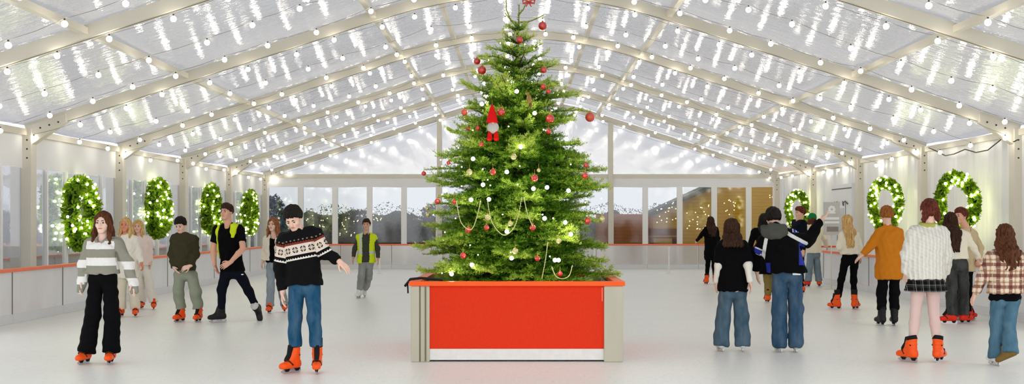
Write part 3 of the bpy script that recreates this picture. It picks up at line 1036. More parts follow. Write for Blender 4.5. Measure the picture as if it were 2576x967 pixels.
mesh_np('foliage', V, np.arange(4 * N).reshape(N, 4), needle_mat(), tree, False, {'shade': np.repeat(shade, 4)})


# ---- baubles
def gloss_mat(name, col, rough=.12, metal=.0, coat=1.0):
    t = NT(name)
    c = t.mix(t.noise(9, t.coords('Object')), tuple(v * .8 for v in lin(col)[:3]) + (1,), lin(col))
    b = t.bsdf(Base__Color=c, Roughness=rough, Metallic=metal); b.inputs['Coat Weight'].default_value = coat; b.inputs['Specular IOR Level'].default_value = .5
    return t.done(b)


BRED = gloss_mat('red_glass', (206, 34, 24)); BORG = gloss_mat('orange_red_matte', (222, 84, 58), .35, 0, .3)
BGOLD = gloss_mat('pale_gold_glass', (206, 196, 130), .15, .4); GCAP = M('gold_cap', (190, 150, 70), .3, metal=.8)


def bauble(px, py, rp, mat, label, out=1.0, name='bauble'):
    p = on_tree(px, py, out)
    rr = rp * p[1] / FPX
    root = empty(name, tuple(p), label, 'bauble', 'baubles on the tree')
    m = MB(); m.ball((0, 0, 0), rr, 18, 12); m.build('glass_ball', mat, root, True)
    m = MB(); m.lathe([(rr * .26, rr * .93), (rr * .24, rr * 1.2), (rr * .1, rr * 1.24)], (0, 0, 0), 10); m.build('cap', GCAP, root, True)
    m = MB(); m.tube([(0, 0, rr * 1.2), (0, .01, rr * 1.2 + .05)], .002, 5); m.build('hanger', GCAP, root)


reds = [(1365, 65, 11, 'large red bauble high on the right beside the bare top shoots'), (1307, 100, 9, 'red bauble on the trunk just below the bare top'), (1200, 154, 9, 'red bauble hanging free at upper left, higher of the two'),
        (1212, 177, 11, 'red striped bauble at upper left, lower of the two'), (1368, 176, 8, 'red bauble at upper right under the long bare twig'), (1367, 218, 7, 'small red bauble at upper right, higher of a touching pair'),
        (1380, 230, 6, 'small red bauble at upper right, lower of a touching pair'), (1168, 283, 8, 'orange red bauble at the left tip beside the gnome'), (1261, 282, 10, 'red bauble just right of the gnome hat'),
        (1384, 299, 11, 'large red bauble right of centre above the smaller dark one'), (1484, 295, 12, 'large matte orange red ball on the outermost right branch tip'), (1380, 331, 7, 'small dark red bauble below the large right one'),
        (1202, 323, 6, 'small red bauble left of the gnome legs'), (1178, 324, 5, 'tiny red bauble at the far left of the gnome'), (1211, 363, 6, 'small red bauble below left of the gnome'),
        (1128, 410, 5, 'tiny red bauble on the upper left branch tip'), (1066, 437, 6, 'small red bauble on the outermost left branch tip'), (1240, 433, 8, 'red bauble in the middle below the gnome'),
        (1345, 448, 9, 'red bauble with pale band right of the middle'), (1475, 416, 6, 'small red bauble at the right edge, higher of two'), (1472, 442, 8, 'red bauble at the right edge, lower of two'),
        (1100, 507, 7, 'red bauble at the left edge beside two tiny gold ones'), (1142, 508, 6, 'small red bauble left, at the garland end'), (1178, 579, 8, 'red bauble at the bottom of the left garland'),
        (1224, 573, 7, 'dark red bauble left of the middle garland'), (1340, 573, 8, 'red bauble at the end of the right garland'), (1479, 556, 8, 'red bauble at the right edge beside the pale gold ball'),
        (1165, 643, 8, 'red bauble low on the left'), (1352, 651, 7, 'red bauble low on the right of the middle'), (1409, 690, 7, 'dark red bauble deep at the bottom right')]
for i, (a, b, c, l) in enumerate(reds): bauble(a, b, c, BORG if i in (10, 7) else BRED, l, 1.04)
golds = [(1075, 525, 5, 'tiny gold bauble at the left edge, upper one'), (1077, 541, 6, 'tiny gold bauble at the left edge, lower one'), (1181, 434, 8, 'pale gold bauble on the left below the tiny red one'), (1292, 395, 8, 'pale gold bauble in the middle of the tree'),
         (1355, 429, 5, 'small pale gold bauble above the banded red one'), (1227, 548, 8, 'gold bauble threaded beside the middle garland'), (1284, 563, 7, 'gold bauble inside the middle garland loop'), (1513, 552, 9, 'large pale gold ball hanging free at the right edge'),
         (1405, 607, 7, 'gold bauble low on the right'), (1296, 632, 8, 'pale gold bauble above the bright low light')]
for a, b, c, l in golds: bauble(a, b, c, BGOLD, l, 1.04)

# gnome ornament
gp = on_tree(1240, 315, 1.18); k = gp[1] / FPX
gn = empty('gnome_ornament', tuple(gp), 'felt gnome ornament with tall red hat, grey beard and red legs on the tree', 'ornament')
FRED = M('red_felt', (224, 20, 22), .9, .08); FGR = M('grey_beard', (190, 188, 184), .95, .15, 60)
m = MB(); m.lathe([(15 * k, 6 * k), (13 * k, 14 * k), (10 * k, 30 * k), (5 * k, 44 * k), (1.5 * k, 52 * k)], (-2 * k, 0, 0), 14); m.build('hat', FRED, gn, True)
m = MB(); m.ball((0, 0, -6 * k), 15 * k, 14, 10, sq=(1, .7, 1.05)); m.build('beard', FGR, gn, True)
m = MB(); m.ball((0, -10 * k, 4 * k), 4 * k, 10, 8); m.build('nose', M('gnome_nose', (214, 170, 140), .8), gn, True)
for s in (-1, 1):
    m = MB(); m.tube([(s * 7 * k, 0, -16 * k), (s * 8 * k, -1 * k, -26 * k), (s * 8 * k, -2 * k, -34 * k)], [5 * k, 6 * k, 7 * k], 10); m.ball((s * 9 * k, -4 * k, -35 * k), 7.5 * k, 10, 8, sq=(1, 1.2, .7)); m.build('leg', FRED, gn, True)
m = MB(); m.tube([(-2 * k, 0, 52 * k), (-2 * k, .02, 64 * k)], .002, 5); m.build('hanger', GCAP, gn)
# red bow at the top
bp_ = pt(1330, 6, TY - .1)
bw = empty('ribbon_bow', tuple(bp_), 'red ribbon bow tied to the top shoot of the tree', 'bow')
for s in (-1, 1):
    m = MB(); m.tube([(0, 0, 0), (s * .04, -.01, .035), (s * .075, 0, .03), (s * .07, .01, -.01), (0, 0, 0)], .014, 7); m.build('loop', BRED, bw, True)
    m = MB(); m.tube([(0, 0, 0), (s * .02, -.01, -.03), (s * .035, -.01, -.055)], .009, 6); m.build('tail', BRED, bw, True)
# gold bird ornament
bd = empty('bird_ornament', tuple(on_tree(1331, 250, 1.05)), 'brown and gold bird ornament high on the right of the trunk', 'ornament')
m = MB(); m.ball((0, 0, 0), .04, 12, 8, sq=(.8, .7, 1.5)); m.ball((-.02, -.01, .065), .024, 10, 7); m.build('bird_body', M('bird_brown', (150, 120, 60), .5, .3, 60), bd, True)
m = MB(); m.tube([(.01, 0, -.05), (.03, 0, -.11)], [.018, .01], 7); m.build('tail', M('bird_tail', (110, 80, 40), .6), bd, True)

# bead garlands
GB = M('cream_beads', (214, 214, 150), .4, .06)
for ends, lb in [([(1148, 506), (1160, 560), (1185, 578), (1200, 545), (1209, 505)], 'cream bead garland looped on the left of the tree'),
                 ([(1226, 503), (1238, 560), (1268, 592), (1297, 565), (1313, 496)], 'cream bead garland looped in the middle of the tree'),
                 ([(1318, 496), (1326, 535), (1340, 570)], 'short cream bead garland hanging right of the middle'),
                 ([(1378, 610), (1372, 655), (1363, 702)], 'straight cream bead garland hanging low on the right'),
                 ([(1388, 672), (1398, 695), (1415, 702), (1432, 694), (1440, 668)], 'cream bead garland looped at the bottom right')]:
    cp = [on_tree(a, b, 1.08) for a, b in ends]
    root = empty('bead_garland', tuple(cp[0]), lb, 'bead garland', 'bead garlands on the tree')
    fine = []
    for i in range(len(cp) - 1):
        p0 = cp[max(i - 1, 0)]; p1 = cp[i]; p2 = cp[i + 1]; p3 = cp[min(i + 2, len(cp) - 1)]
        for q in range(12):
            u = q / 12
            fine.append(.5 * ((2 * p1) + (-p0 + p2) * u + (2 * p0 - 5 * p1 + 4 * p2 - p3) * u * u + (-p0 + 3 * p1 - 3 * p2 + p3) * u ** 3) - cp[0])
    fine.append(cp[-1] - cp[0])
    m = MB(); m.tube(fine, .003, 5); 
    tot = 0
    for a, b in zip(fine[:-1], fine[1:]):
        m.ball((a + b) / 2, .0065, 6, 5)
    m.build('bead_strand', GB, root, True)

# lights on the tree
tl = empty('tree_lights', (TX, TY, Z0), 'string of bright white lights wound through the fir', 'fairy lights')
TG = EM('tree_glow', (255, 252, 240), 28.0)
m = MB(); m.ball((0, 0, 0), .024, 10, 7); tmp = m.build('bulb', TG, None, True); TB = tmp.data; bpy.data.objects.remove(tmp)
m = MB(); m.ball((0, 0, 0), .008, 8, 6); tmp = m.build('bulb', TG, None, True); TS = tmp.data; TS.materials[0] = EM('tree_glow_small', (255, 250, 220), 9.0); bpy.data.objects.remove(tmp)
big = [(1287, 650), (1187, 667), (1405, 655), (1275, 433), (1342, 475), (1376, 472), (1185, 503), (1230, 502), (1370, 550), (1422, 560), (1436, 590), (1275, 583), (1136, 690), (1396, 655), (1310, 370), (1190, 400), (1425, 350), (1212, 262), (1345, 285), (1430, 480), (1215, 465), (1300, 230), (1120, 480)]
r = np.random.default_rng(8)
sp = []
for i in range(44):
    z = r.uniform(.95, 3.9); R = Rz(z); th = r.uniform(PI, 2 * PI)
    sp.append((np.array([TX + R * .95 * math.cos(th), TY + R * .95 * math.sin(th), z]), TS))
bg = [(on_tree(a, b, 1.03), TB) for a, b in big]
for p, me in bg + sp:
    o = bpy.data.objects.new('bulb', me); COL.objects.link(o); o.parent = tl; o.location = p - np.array([TX, TY, Z0])
wpts = []
for i in range(240):
    z = .95 + 3.0 * i / 240; th = i * .33
    wpts.append((Rz(z) * .7 * math.cos(th), Rz(z) * .7 * math.sin(th), z - Z0))
m = MB(); m.tube(wpts, .0025, 4); m.build('wire', M('green_wire', (40, 70, 30), .7), tl)

# =================================================================== people
LIP = {}
SKINS = {}


def skin_mat(name, col):
    if name in SKINS: return SKINS[name]
    t = NT(name)
    c = t.mix(t.noise(14, t.coords('Object')), tuple(v * .93 for v in lin(col)[:3]) + (1,), lin(col))
    b = t.bsdf(Base__Color=c, Roughness=.5); b.inputs['Subsurface Weight'].default_value = .08
    b.inputs['Subsurface Radius'].default_value = (.02, .008, .004)
    SKINS[name] = t.done(b)
    return SKINS[name]


LIPS = M('lips', (196, 128, 112), .45, .05)
EYEW = M('eye_white', (196, 184, 176), .25, .02)
EYED = M('eye_dark', (44, 34, 28), .2, .05)


def hair_mat(name, c0, c1):
    if name in _mc: return _mc[name]
    t = NT(name)
    n = t.noise(26, t.coords('Object', (2.2, 2.2, .22)), 4, .65)
    mr = t.n('ShaderNodeMapRange', Value=n, From__Min=.33, From__Max=.68)
    c = t.mix(mr.outputs[0], lin(c0), lin(c1))
    b = t.bsdf(Base__Color=c, Roughness=.6); b.inputs['Specular IOR Level'].default_value = .12
    bp = t.n('ShaderNodeBump', Strength=.5, Height=n); bp.inputs['Distance'].default_value = .01
    t.set(b.inputs['Normal'], bp.outputs[0])
    _mc[name] = t.done(b)
    return _mc[name]


SK_OR = M('orange_boot_shell', (250, 88, 22), .38, .07, 20)
SK_RED = M('red_boot_shell', (232, 44, 20), .38, .07, 20)
SK_BK = M('black_boot_leather', (26, 25, 27), .5, .15, 30)
SK_WH = M('white_boot_leather', (228, 228, 226), .5, .06, 30)
SK_BR = M('brown_boot_suede', (118, 92, 44), .8, .15, 40)
SK_LIN = M('black_boot_liner', (24, 22, 22), .85, .1)
SK_STR = M('dark_boot_strap', (60, 30, 18), .6, .1)
SK_STW = M('white_boot_trim', (214, 212, 206), .6, .05)
STEEL = M('skate_blade_steel', (196, 198, 200), .25, .05, metal=.8)


class Person:
    def __init__(s, label, px, feet, top, rot=0, face=1, J=None, hyaw=0, pitch=0, roll=0, bw=1.0, skin=(232, 190, 168), hs=1.0, lift=.055, seed=0, free=''):
        s.sc = (feet - CY) / CAMH
        s.d = FPX / s.sc
        s.org = np.array([(px - CX) / s.sc, s.d, 0.0])
        s.seed = seed
        s.root = empty('person', tuple(s.org), label, 'person', 'skaters on the ice')
        H = s.H = (feet - top) / s.sc - lift
        ps = math.radians(rot)
        s.A = np.array([math.cos(ps), math.sin(ps), 0]); s.F = face * np.array([math.sin(ps), -math.cos(ps), 0])
        s.face = face
        J = J or {}
        def g(n, dflt):
            if n in J:
                a = J[n]; dy = a[2] if len(a) > 2 else float(dflt[1])
                p = pt(a[0], a[1], s.d + dy) - s.org
                return p
            return np.asarray(dflt, float)
        z = lambda f: f * H + lift
        A, F_ = s.A, s.F
        ctr = g('ctr', (0, 0, 0)) * np.array([1, 1, 0])
        s.hc = g('hc', ctr + F_ * .015 * H + np.array([0, 0, z(.932)]))
        s.nk = g('nk', ctr + np.array([0, 0, z(.838)]))
        hw, pw = .112 * H * bw, .052 * H
        s.sa = g('sa', ctr - A * hw + np.array([0, 0, z(.808)])); s.sb = g('sb', ctr + A * hw + np.array([0, 0, z(.808)]))
        s.ea = g('ea', s.sa - A * .05 * H + np.array([0, 0, -.175 * H]) - F_ * .01); s.eb = g('eb', s.sb + A * .05 * H + np.array([0, 0, -.175 * H]) - F_ * .01)
        s.wa = g('wa', s.ea + np.array([0, 0, -.15 * H]) + F_ * .03 * H); s.wb = g('wb', s.eb + np.array([0, 0, -.15 * H]) + F_ * .03 * H)
        s.ha = g('ha', ctr - A * pw + np.array([0, 0, z(.515)])); s.hb = g('hb', ctr + A * pw + np.array([0, 0, z(.515)]))
        s.aa = g('aa', s.ha * np.array([1, 1, 0]) - A * .012 * H + np.array([0, 0, z(.05)])); s.ab = g('ab', s.hb * np.array([1, 1, 0]) + A * .012 * H + np.array([0, 0, z(.05)]))
        for e_ in 'ab':
            if e_ not in free: getattr(s, 'a' + e_)[2] = .122 * H / 1.75 + .002
        s.ka = g('ka', (s.ha * .47 + s.aa * .53) + F_ * .025 * H); s.kb = g('kb', (s.hb * .47 + s.ab * .53) + F_ * .025 * H)
        s.lift = lift
        # head frame
        f = F_.copy(); u = np.array([0, 0, 1.0])
        def rotv(v, ax, an):
            ax = unit(ax); c, q = math.cos(an), math.sin(an)
            return v * c + np.cross(ax, v) * q + ax * (ax @ v) * (1 - c)
        f = rotv(f, u, math.radians(hyaw))
        r = unit(np.cross(f, u))
        f = rotv(f, r, -math.radians(pitch)); u = rotv(u, r, -math.radians(pitch))
        ax = np.array([0, 1.0, 0])
        r, f, u = [rotv(v, ax, math.radians(roll)) for v in (r, f, u)]
        s.R = np.stack([r, f, u], 1)     # columns
        s.hk = hs * (H / 7.35) / .23
        s.skin = skin_mat('skin_%d_%d_%d' % skin, skin)
        s.hv = float(np.clip(.95 / s.sc, .0042, .0085)); s.gv = float(np.clip(2.0 / s.sc, .0085, .015))

    # ---------- shapes
    def hq(s, P):
        return ((P - s.hc.astype(np.float32)) @ s.R.astype(np.float32)) / np.float32(s.hk)

    def hw(s, q):
        return s.hc + s.R @ (np.asarray(q, float) * s.hk)

    def head_sdf(s, P):
        q = s.hq(P)
        d = ell2(q, (0, -.014, .03), (.075, .095, .085))
        d = smin(d, ell2(q, (0, .026, -.04), (.058, .062, .07)), .03)
        d = smin(d, cap(q, (-.012, .062, -.094), (.012, .062, -.094), .02, .02), .03)
        d = smin(d, cap(q, (-.036, .072, .024), (.036, .072, .024), .014, .014), .02)
        d = smin(d, ell2(q, (.042, .052, -.024), (.022, .03, .024)), .02); d = smin(d, ell2(q, (-.042, .052, -.024), (.022, .03, .024)), .02)
        d = smax(d, -ell2(q, (.032, .098, .004), (.021, .018, .012)), .012); d = smax(d, -ell2(q, (-.032, .098, .004), (.021, .018, .012)), .012)
        d = smin(d, cap(q, (0, .084, .014), (0, .103, -.022), .008, .0125), .01)
        d = smin(d, cap(q, (-.011, .092, -.027), (.011, .092, -.027), .009, .009), .008)
        d = smin(d, cap(q, (-.018, .076, -.052), (.018, .076, -.052), .011, .011), .008)
        d = smin(d, cap(q, (-.013, .078, -.064), (.013, .078, -.064), .010, .010), .008)
        d = smax(d, -cap(q, (-.022, .091, -.0575), (.022, .091, -.0575), .0028, .0028), .004)
        for sx in (-1, 1):
            d = smin(d, ell2(q, (sx * .077, -.008, -.004), (.011, .02, .031)), .006)
        return d * np.float32(s.hk)

    def torso_levels(s, infl, hem=None, hemw=None, bust=0.0):
        """list of (centre, half width, depth radius)"""
        H = s.H
        hip = (s.ha + s.hb) / 2 + np.array([0, 0, .01 * H]); nk = s.nk
        ax = nk - hip
        sw = np.linalg.norm(s.sb - s.sa) / 2
        sm = (s.sa + s.sb) / 2
        L = []
        if hem is not None:
            L.append((hem, (hemw or .1 * H), .072 * H + infl))
        L += [(hip, .098 * H, .068 * H), (hip + ax * .30, .084 * H, .058 * H), (hip + ax * .68, .092 * H, .066 * H), (hip * .0 + sm - np.array([0, 0, .028 * H]), max(sw - .005, .085 * H), .05 * H)]
        out = []
        for i, (c, w, dr) in enumerate(L):
            k = (hem is not None and i == 0)
            out.append((c, w + (0 if k else infl), dr + (0 if k else infl)))
        return out

    def torso_sdf(s, P, infl, hem=None, hemw=None, k=.04, bust=0.0):
        L = s.torso_levels(infl, hem, hemw)
        lat = unit(s.sb - s.sa); lat2 = unit(s.hb - s.ha)
        prims = []
        n = len(L)
        for i in range(n - 1):
            (c0, w0, r0), (c1, w1, r1) = L[i], L[i + 1]
            l0 = lat2 if i < n - 2 else lat2; l1 = lat if i >= n - 3 else lat2
            for sg in (-1, 0, 1):
                prims.append((c0 + sg * l0 * max(w0 - r0, 0), c1 + sg * l1 * max(w1 - r1, 0), r0, r1))
        d = ucap(P, prims, .02)
        # neck root and shoulder slope
        for sh in (s.sa, s.sb): d = smin(d, cap(P, s.nk - np.array([0, 0, .015]), sh - np.array([0, 0, .02]), .048 + infl * .7, .045 + infl * .8), .035)
        if bust:
            c = L[-2][0]; f = s.F
            for sg in (-1, 1): d = smin(d, cap(P, c + f * (.05 + bust * .4) + lat * sg * .075, c + f * (.06 + bust) + lat * sg * .075 - np.array([0, 0, .03]), .06 + infl * .5, .055 + infl * .5), .05)
        return d

    def arm_sdf(s, P, side, rad, end=1.0, k=.03):
        sh, el, wr = (s.sa, s.ea, s.wa) if side == 'a' else (s.sb, s.eb, s.wb)
        if end <= .5:
            ax = unit(el - sh); e = sh + (el - sh) * end * 2
            return smax(cap(P, sh, el, rad[0], rad[1]), (P - e.astype(np.float32)) @ ax.astype(np.float32), .012)
        d = smin(cap(P, sh, el, rad[0], rad[1]), cap(P, el, wr, rad[1], rad[2]), k)
        if end <= .5:
            e = sh + (el - sh) * end * 2; ax = unit(el - sh)
        else:
            e = el + (wr - el) * (end - .5) * 2; ax = unit(wr - el)
        pl_ = ((P - e.astype(np.float32)) @ ax.astype(np.float32))
        return smax(d, np.where(np.sqrt(((P - e.astype(np.float32)) ** 2).sum(1)) < .4, pl_, -1.0), .012)

    def leg_sdf(s, P, side, rad, end=1.0, k=.04):
        h, kn, an = (s.ha, s.ka, s.aa) if side == 'a' else (s.hb, s.kb, s.ab)
        d = smin(cap(P, h, kn, rad[0], rad[1]), cap(P, kn, an, rad[1], rad[2]), k)
        e = kn + (an - kn) * end
        ax = unit(an - kn)
        pl_ = ((P - e.astype(np.float32)) @ ax.astype(np.float32))
        return smax(d, pl_, .012) if end < 1.2 else d

    # ---------- body: one mesh
    def hand_prims(s, side, dirv=None, curl=.35, pn=None, spread=.06):
        wr, el = (s.wa, s.ea) if side == 'a' else (s.wb, s.eb)
        d = unit(dirv if dirv is not None else wr - el)
        med = s.A * (1 if side == 'a' else -1)
        if pn is not None: med = np.asarray(pn, float)
        n = unit(med - d * (med @ d))
        t = np.cross(d, n)
        fw = s.F + np.array([0, 0, .35])
        if t @ fw < 0: t = -t
        k = s.H / 1.75
        W = lambda a, b, c: wr + k * (d * a + t * b + n * c)
        pr = [(wr - d * .03, W(.02, 0, 0), .026 * k, .025 * k)]
        fin = []
        kn = [(.092, .033), (.097, .011), (.092, -.011), (.082, -.031)]
        ln = [.07, .078, .072, .056]
        for (a, b), L, j in zip(kn, ln, range(4)):
            pr.append((W(.015, b * .55, 0), W(a, b, 0), .0155 * k, .0125 * k))
            p = W(a, b, 0); ang = curl * .5; dd = d + t * (b * spread / .03)
            for q, fr in enumerate((.45, .32, .23)):
                v = unit(unit(dd) * math.cos(ang) + n * math.sin(ang)); p2 = p + v * L * fr * k
                fin.append((p, p2, (.0095 - .001 * q) * k, (.0087 - .001 * q) * k)); p = p2; ang += curl
        v1 = unit(d * .62 + t * .72 + n * .25); p0 = W(.022, .026, .004); p1 = p0 + v1 * .042 * k; v2 = unit(d * .85 + t * .38 + n * .35); p2 = p1 + v2 * .03 * k; p3 = p2 + unit(d + n * .4) * .024 * k
        fin += [(p0, p1, .0145 * k, .0115 * k), (p1, p2, .0112 * k, .0095 * k), (p2, p3, .0095 * k, .0075 * k)]
        return pr, fin

    def build_body(s, hands='ab', hdir=None, curl=None, pn=None, bare=False, detail=True, thumb=None):
        hdir = hdir or {}; curl = curl or {}; pn = pn or {}
        Vs, Fs, Ms = [], [], []
        off = 0
        def push(V, F_, midx=None):
            nonlocal off
            Vs.append(V); Fs.append(F_ + off); Ms.append(np.zeros(len(F_), int) if midx is None else midx); off += len(V)
        neck0 = s.hw((0, -.02, -.055))
        def fhead(P):
            d = s.head_sdf(P)
            d = smin(d, cap(P, neck0, s.nk, .054 * s.hk, .058 * s.hk), .02)
            return smin(d, cap(P, s.nk + np.array([0, 0, -.02]), (s.sa + s.sb) / 2 - np.array([0, 0, .06]), .06, .075), .03)
        lo = np.minimum(s.hc - .17 * s.hk, s.nk - .17); hi = np.maximum(s.hc + .17 * s.hk, s.nk + .12)
        V, F_ = polygonize(fhead, lo, hi, s.hv)
        V = relax(V, F_, 1, .35)
        c = V[F_].mean(1); q = s.hq(c)
        lip = (np.abs(q[:, 0]) < .022 - .5 * np.abs(q[:, 2] + .057)) & (np.abs(q[:, 2] + .0575) < .0085) & (q[:, 1] > .07)
        push(V, F_, lip.astype(int))
        H = s.H
        def fcore(P):
            d = s.torso_sdf(P, -.024)
            for e in 'ab':
                d = smin(d, s.arm_sdf(P, e, (.04, .034, .026), .98 if not bare else .3), .03)
                d = smin(d, s.leg_sdf(P, e, (.06, .042, .026), 1.0), .012)
            return d
        pts = np.stack([s.nk, s.sa, s.sb, s.ea, s.eb, s.wa, s.wb, s.ha, s.hb, s.ka, s.kb, s.aa, s.ab])
        V, F_ = polygonize(fcore, pts.min(0) - .16, pts.max(0) + .12, .016)
        push(relax(V, F_, 1, .5), F_)
        for e in hands:
            pr, fin = s.hand_prims(e, hdir.get(e), curl.get(e, .3), pn.get(e))
            wr, el, sh = (s.wa, s.ea, s.sa) if e == 'a' else (s.wb, s.eb, s.sb)
            k = H / 1.75
            def fh(P):
                d = ucap(P, pr, .012)
                if bare:
                    arm = smin(cap(P, sh, el, .05 * k, .042 * k), smin(cap(P, el, el + (wr - el) * .35, .04 * k, .043 * k), cap(P, el + (wr - el) * .35, wr, .043 * k, .027 * k), .02), .02)
                    d = smin(d, arm, .015)
                else: d = smin(d, cap(P, wr, wr - unit(wr - el) * .1, .027 * k, .034 * k), .012)
                f2 = None
                for p in fin:
                    x = cap(P, *p); f2 = x if f2 is None else np.minimum(f2, x)
                return smin(d, f2, .006)
            ends = np.array([x for p in pr + fin for x in p[:2]] + [wr - unit(wr - el) * .1] + ([sh, el] if bare else []))
            V, F_ = polygonize(fh, ends.min(0) - .07, ends.max(0) + .07, max(s.hv * .9, .004))
            push(relax(V, F_, 1, .3), F_)
        mesh_np('body', np.concatenate(Vs), np.concatenate(Fs).astype(np.int32), [s.skin, LIPS], s.root, True, midx=np.concatenate(Ms))

    def face_parts(s, brow):
        for sx in (-1, 1):
            c = s.hw((sx * .032, .0765, .004)); k = s.hk
            m = MB(); m.ball((0, 0, 0), .0125 * k, 14, 10)
            V = np.array(m.v); cen = np.array([V[list(f)].mean(0) for f in m.f])
            f = s.R[:, 1]
            cosv = (cen @ f) / (np.linalg.norm(cen, axis=1) + 1e-9)
            o = mesh_np('eye', V, m.f, [EYEW, EYED], s.root, True, midx=(cosv > .72).astype(int), loc=tuple(c))
            o['label'] = 'brown eye'
            m = MB(); a = [s.hw((sx * x, y, z_)) for x, y, z_ in ((.014, .091, .024), (.03, .0895, .0285), (.047, .077, .023))]
            b0 = a[0]; m.tube([p - b0 for p in a], [.0042 * k, .0045 * k, .0025 * k], 7); m.build('eyebrow', brow, s.root, True, loc=tuple(b0))

    # ---------- hair
    def hair(s, style, mat, length=.3, seed=1, grow=.012, name='hair', front=True):
        K = s.hk
        up = np.array([0, 0, 1.0])
        rr = np.random.default_rng(seed)
        ex = []
        if style in ('long', 'curtain'):
            zt = s.hw((0, -.03, .02))
            for sx in (-1, -.5, 0, .5, 1):
                a = s.hw((sx * .062, -.055 + .03 * abs(sx), .03)); b = s.hw((sx * .085, -.07 + .045 * abs(sx), -.1))
                e = b - up * max(length - .1, .02) + s.R[:, 0] * sx * .015
                if front: ex += [(a, b, .035, .036), (b, e - s.F * .02, .036, .022)]
                else:
                    c_ = b - up * .09 - s.F * .105 + s.R[:, 0] * sx * .012
                    e_ = c_ - up * max(length - .19, .0) - s.F * .012 - s.R[:, 0] * sx * .02
                    ex += [(a, b, .035, .037), (b, c_, .037, .034), (c_, e_, .034, .02)]
            if front:
                for sx in (-1, 1):
                    a = s.hw((sx * .07, .02, .035)); b = s.hw((sx * .084, .02, -.09)); e = s.hw((sx * .095, .02, -.1)) - up * max(length - .12, .01) + s.F * .045
                    ex += [(a, b, .02, .026), (b, e, .027, .014)]
        if style == 'braids':
            for sx in (-1, 1):
                a = s.hw((sx * .055, -.075, .0)); b = s.hw((sx * .075, -.06, -.1))
                n_ = 6
                for i in range(n_):
                    p = a + (b - a) * i / n_; p2 = a + (b - a) * (i + 1) / n_
                    ex.append((p, p2, .03 - .001 * i, .022))
        def f(P):
            q = s.hq(P)
            g = grow / K
            d = ell2(q, (0, -.016, .034), (.078 + g, .098 + g, .088 + g * 1.4))
            if style == 'short':
                ql = q[:, 2] - (-.028 - .35 * np.minimum(q[:, 1], 0) * 0 + np.where(q[:, 1] > -.02, (q[:, 1] + .02) * .95, 0))
                cut = -ql
                d = smax(d, cut, .012)
                top = ell2(q, (0, .02, .088), (.066, .082, .042 + g))
                d = smin(d, top, .02)
                d = smax(d, -ell2(q, (0, .12, -.012), (.064, .062, .084)), .01)
            else:
                d = smax(d, -ell2(q, (0, .115, -.012), (.058, .082, .1)), .014)
                d = smax(d, np.where(q[:, 1] > .0, -.03 - q[:, 2], -1), .01)
            d = d * np.float32(K)
            if ex:
                e = ucap(P, ex, .022)
                if style in ('long', 'curtain'):
                    fq = -ell2(q, (0, .13, -.03), (.06, .1, .11)) * np.float32(K)
                    e = smax(e, fq, .012)
                d = smin(d, e, .025)
            th = np.arctan2(q[:, 0], q[:, 1] + .02)
            amp = .003 if style == 'short' else .0035
            st = np.sin(th * 23 + 3 * np.sin(q[:, 2] * 30 + seed)) * amp + folds(P, seed, .006 if style != 'short' else .005, .05)
            return d + st * np.float32(K)
        pts = [s.hc - .16 * K, s.hc + .16 * K] + [p for e in ex for p in e[:2]]
        pts = np.array(pts)
        V, F_ = polygonize(f, pts.min(0) - .05, pts.max(0) + .05, max(s.hv, .0055))
        return mesh_np(name, V, F_, mat, s.root, True)

    # ---------- clothes
    def cloth(s, name, f, pts, mat, amp=.006, wl=.09, attrs=None, seed=None, st=(1, 1, .7), h=None, rel=1, parent=None, midf=None, pad=.32):
        sd = s.seed * 13 + len(name) if seed is None else seed
        pts = np.array(pts)
        ff = (lambda P: f(P) + folds(P, sd, amp, wl, st)) if amp else f
        V, F_ = polygonize(ff, pts.min(0) - pad, pts.max(0) + pad, h or s.gv)
        V = relax(V, F_, rel, .4)
        at = {k_: fn(V) for k_, fn in (attrs or {}).items()}
        mi = midf(V[F_].mean(1)) if midf else None
        return mesh_np(name, V, F_, mat, parent or s.root, True, at, midx=mi)

    def top(s, name, mat, infl=.02, hem=None, hemw=None, rad=(.066, .055, .042), end=.99, amp=.006, wl=.09, neck=.02, bust=0.0, attrs=None, sides='ab', openf=None, vneck=0, midf=None, extra=None, neckz=0.0, hemround=.015, h=None):
        k = s.H / 1.75
        hemz = (s.hc[2] * 0 + (hem if hem is not None else ((s.ha + s.hb) / 2)[2]))
        hc_ = (s.ha + s.hb) / 2
        low = None
        if hemz < hc_[2] - .03:
            low = np.array([hc_[0], hc_[1], hemz - .05])
        def f(P):
            d = s.torso_sdf(P, infl, low, hemw, bust=bust)
            d = smax(d, np.float32(hemz) - P[:, 2], hemround)
            for e in sides: d = smin(d, s.arm_sdf(P, e, [r * k for r in rad], end), .035)
            n0 = s.nk - np.array([0, 0, .03 if s.face > 0 else -.045]) - s.F * .005; n1 = s.hw((0, -.02, -.05))
            d = smax(d, -cap(P, n0 + s.F * vneck, n1, .05 * s.hk + neck, .062 * s.hk + neck), .008)
            if openf is not None: d = smax(d, -openf(P), .008)
            if extra is not None: d = smin(d, extra(P), .02)
            return d
        pts = [s.nk, s.sa, s.sb, s.ea, s.eb, (s.ha + s.hb) / 2, np.array([hc_[0], hc_[1], hemz])]
        if end > .5: pts += [s.wa, s.wb]
        return s.cloth(name, f, pts, mat, amp, wl, attrs, midf=midf, h=h)

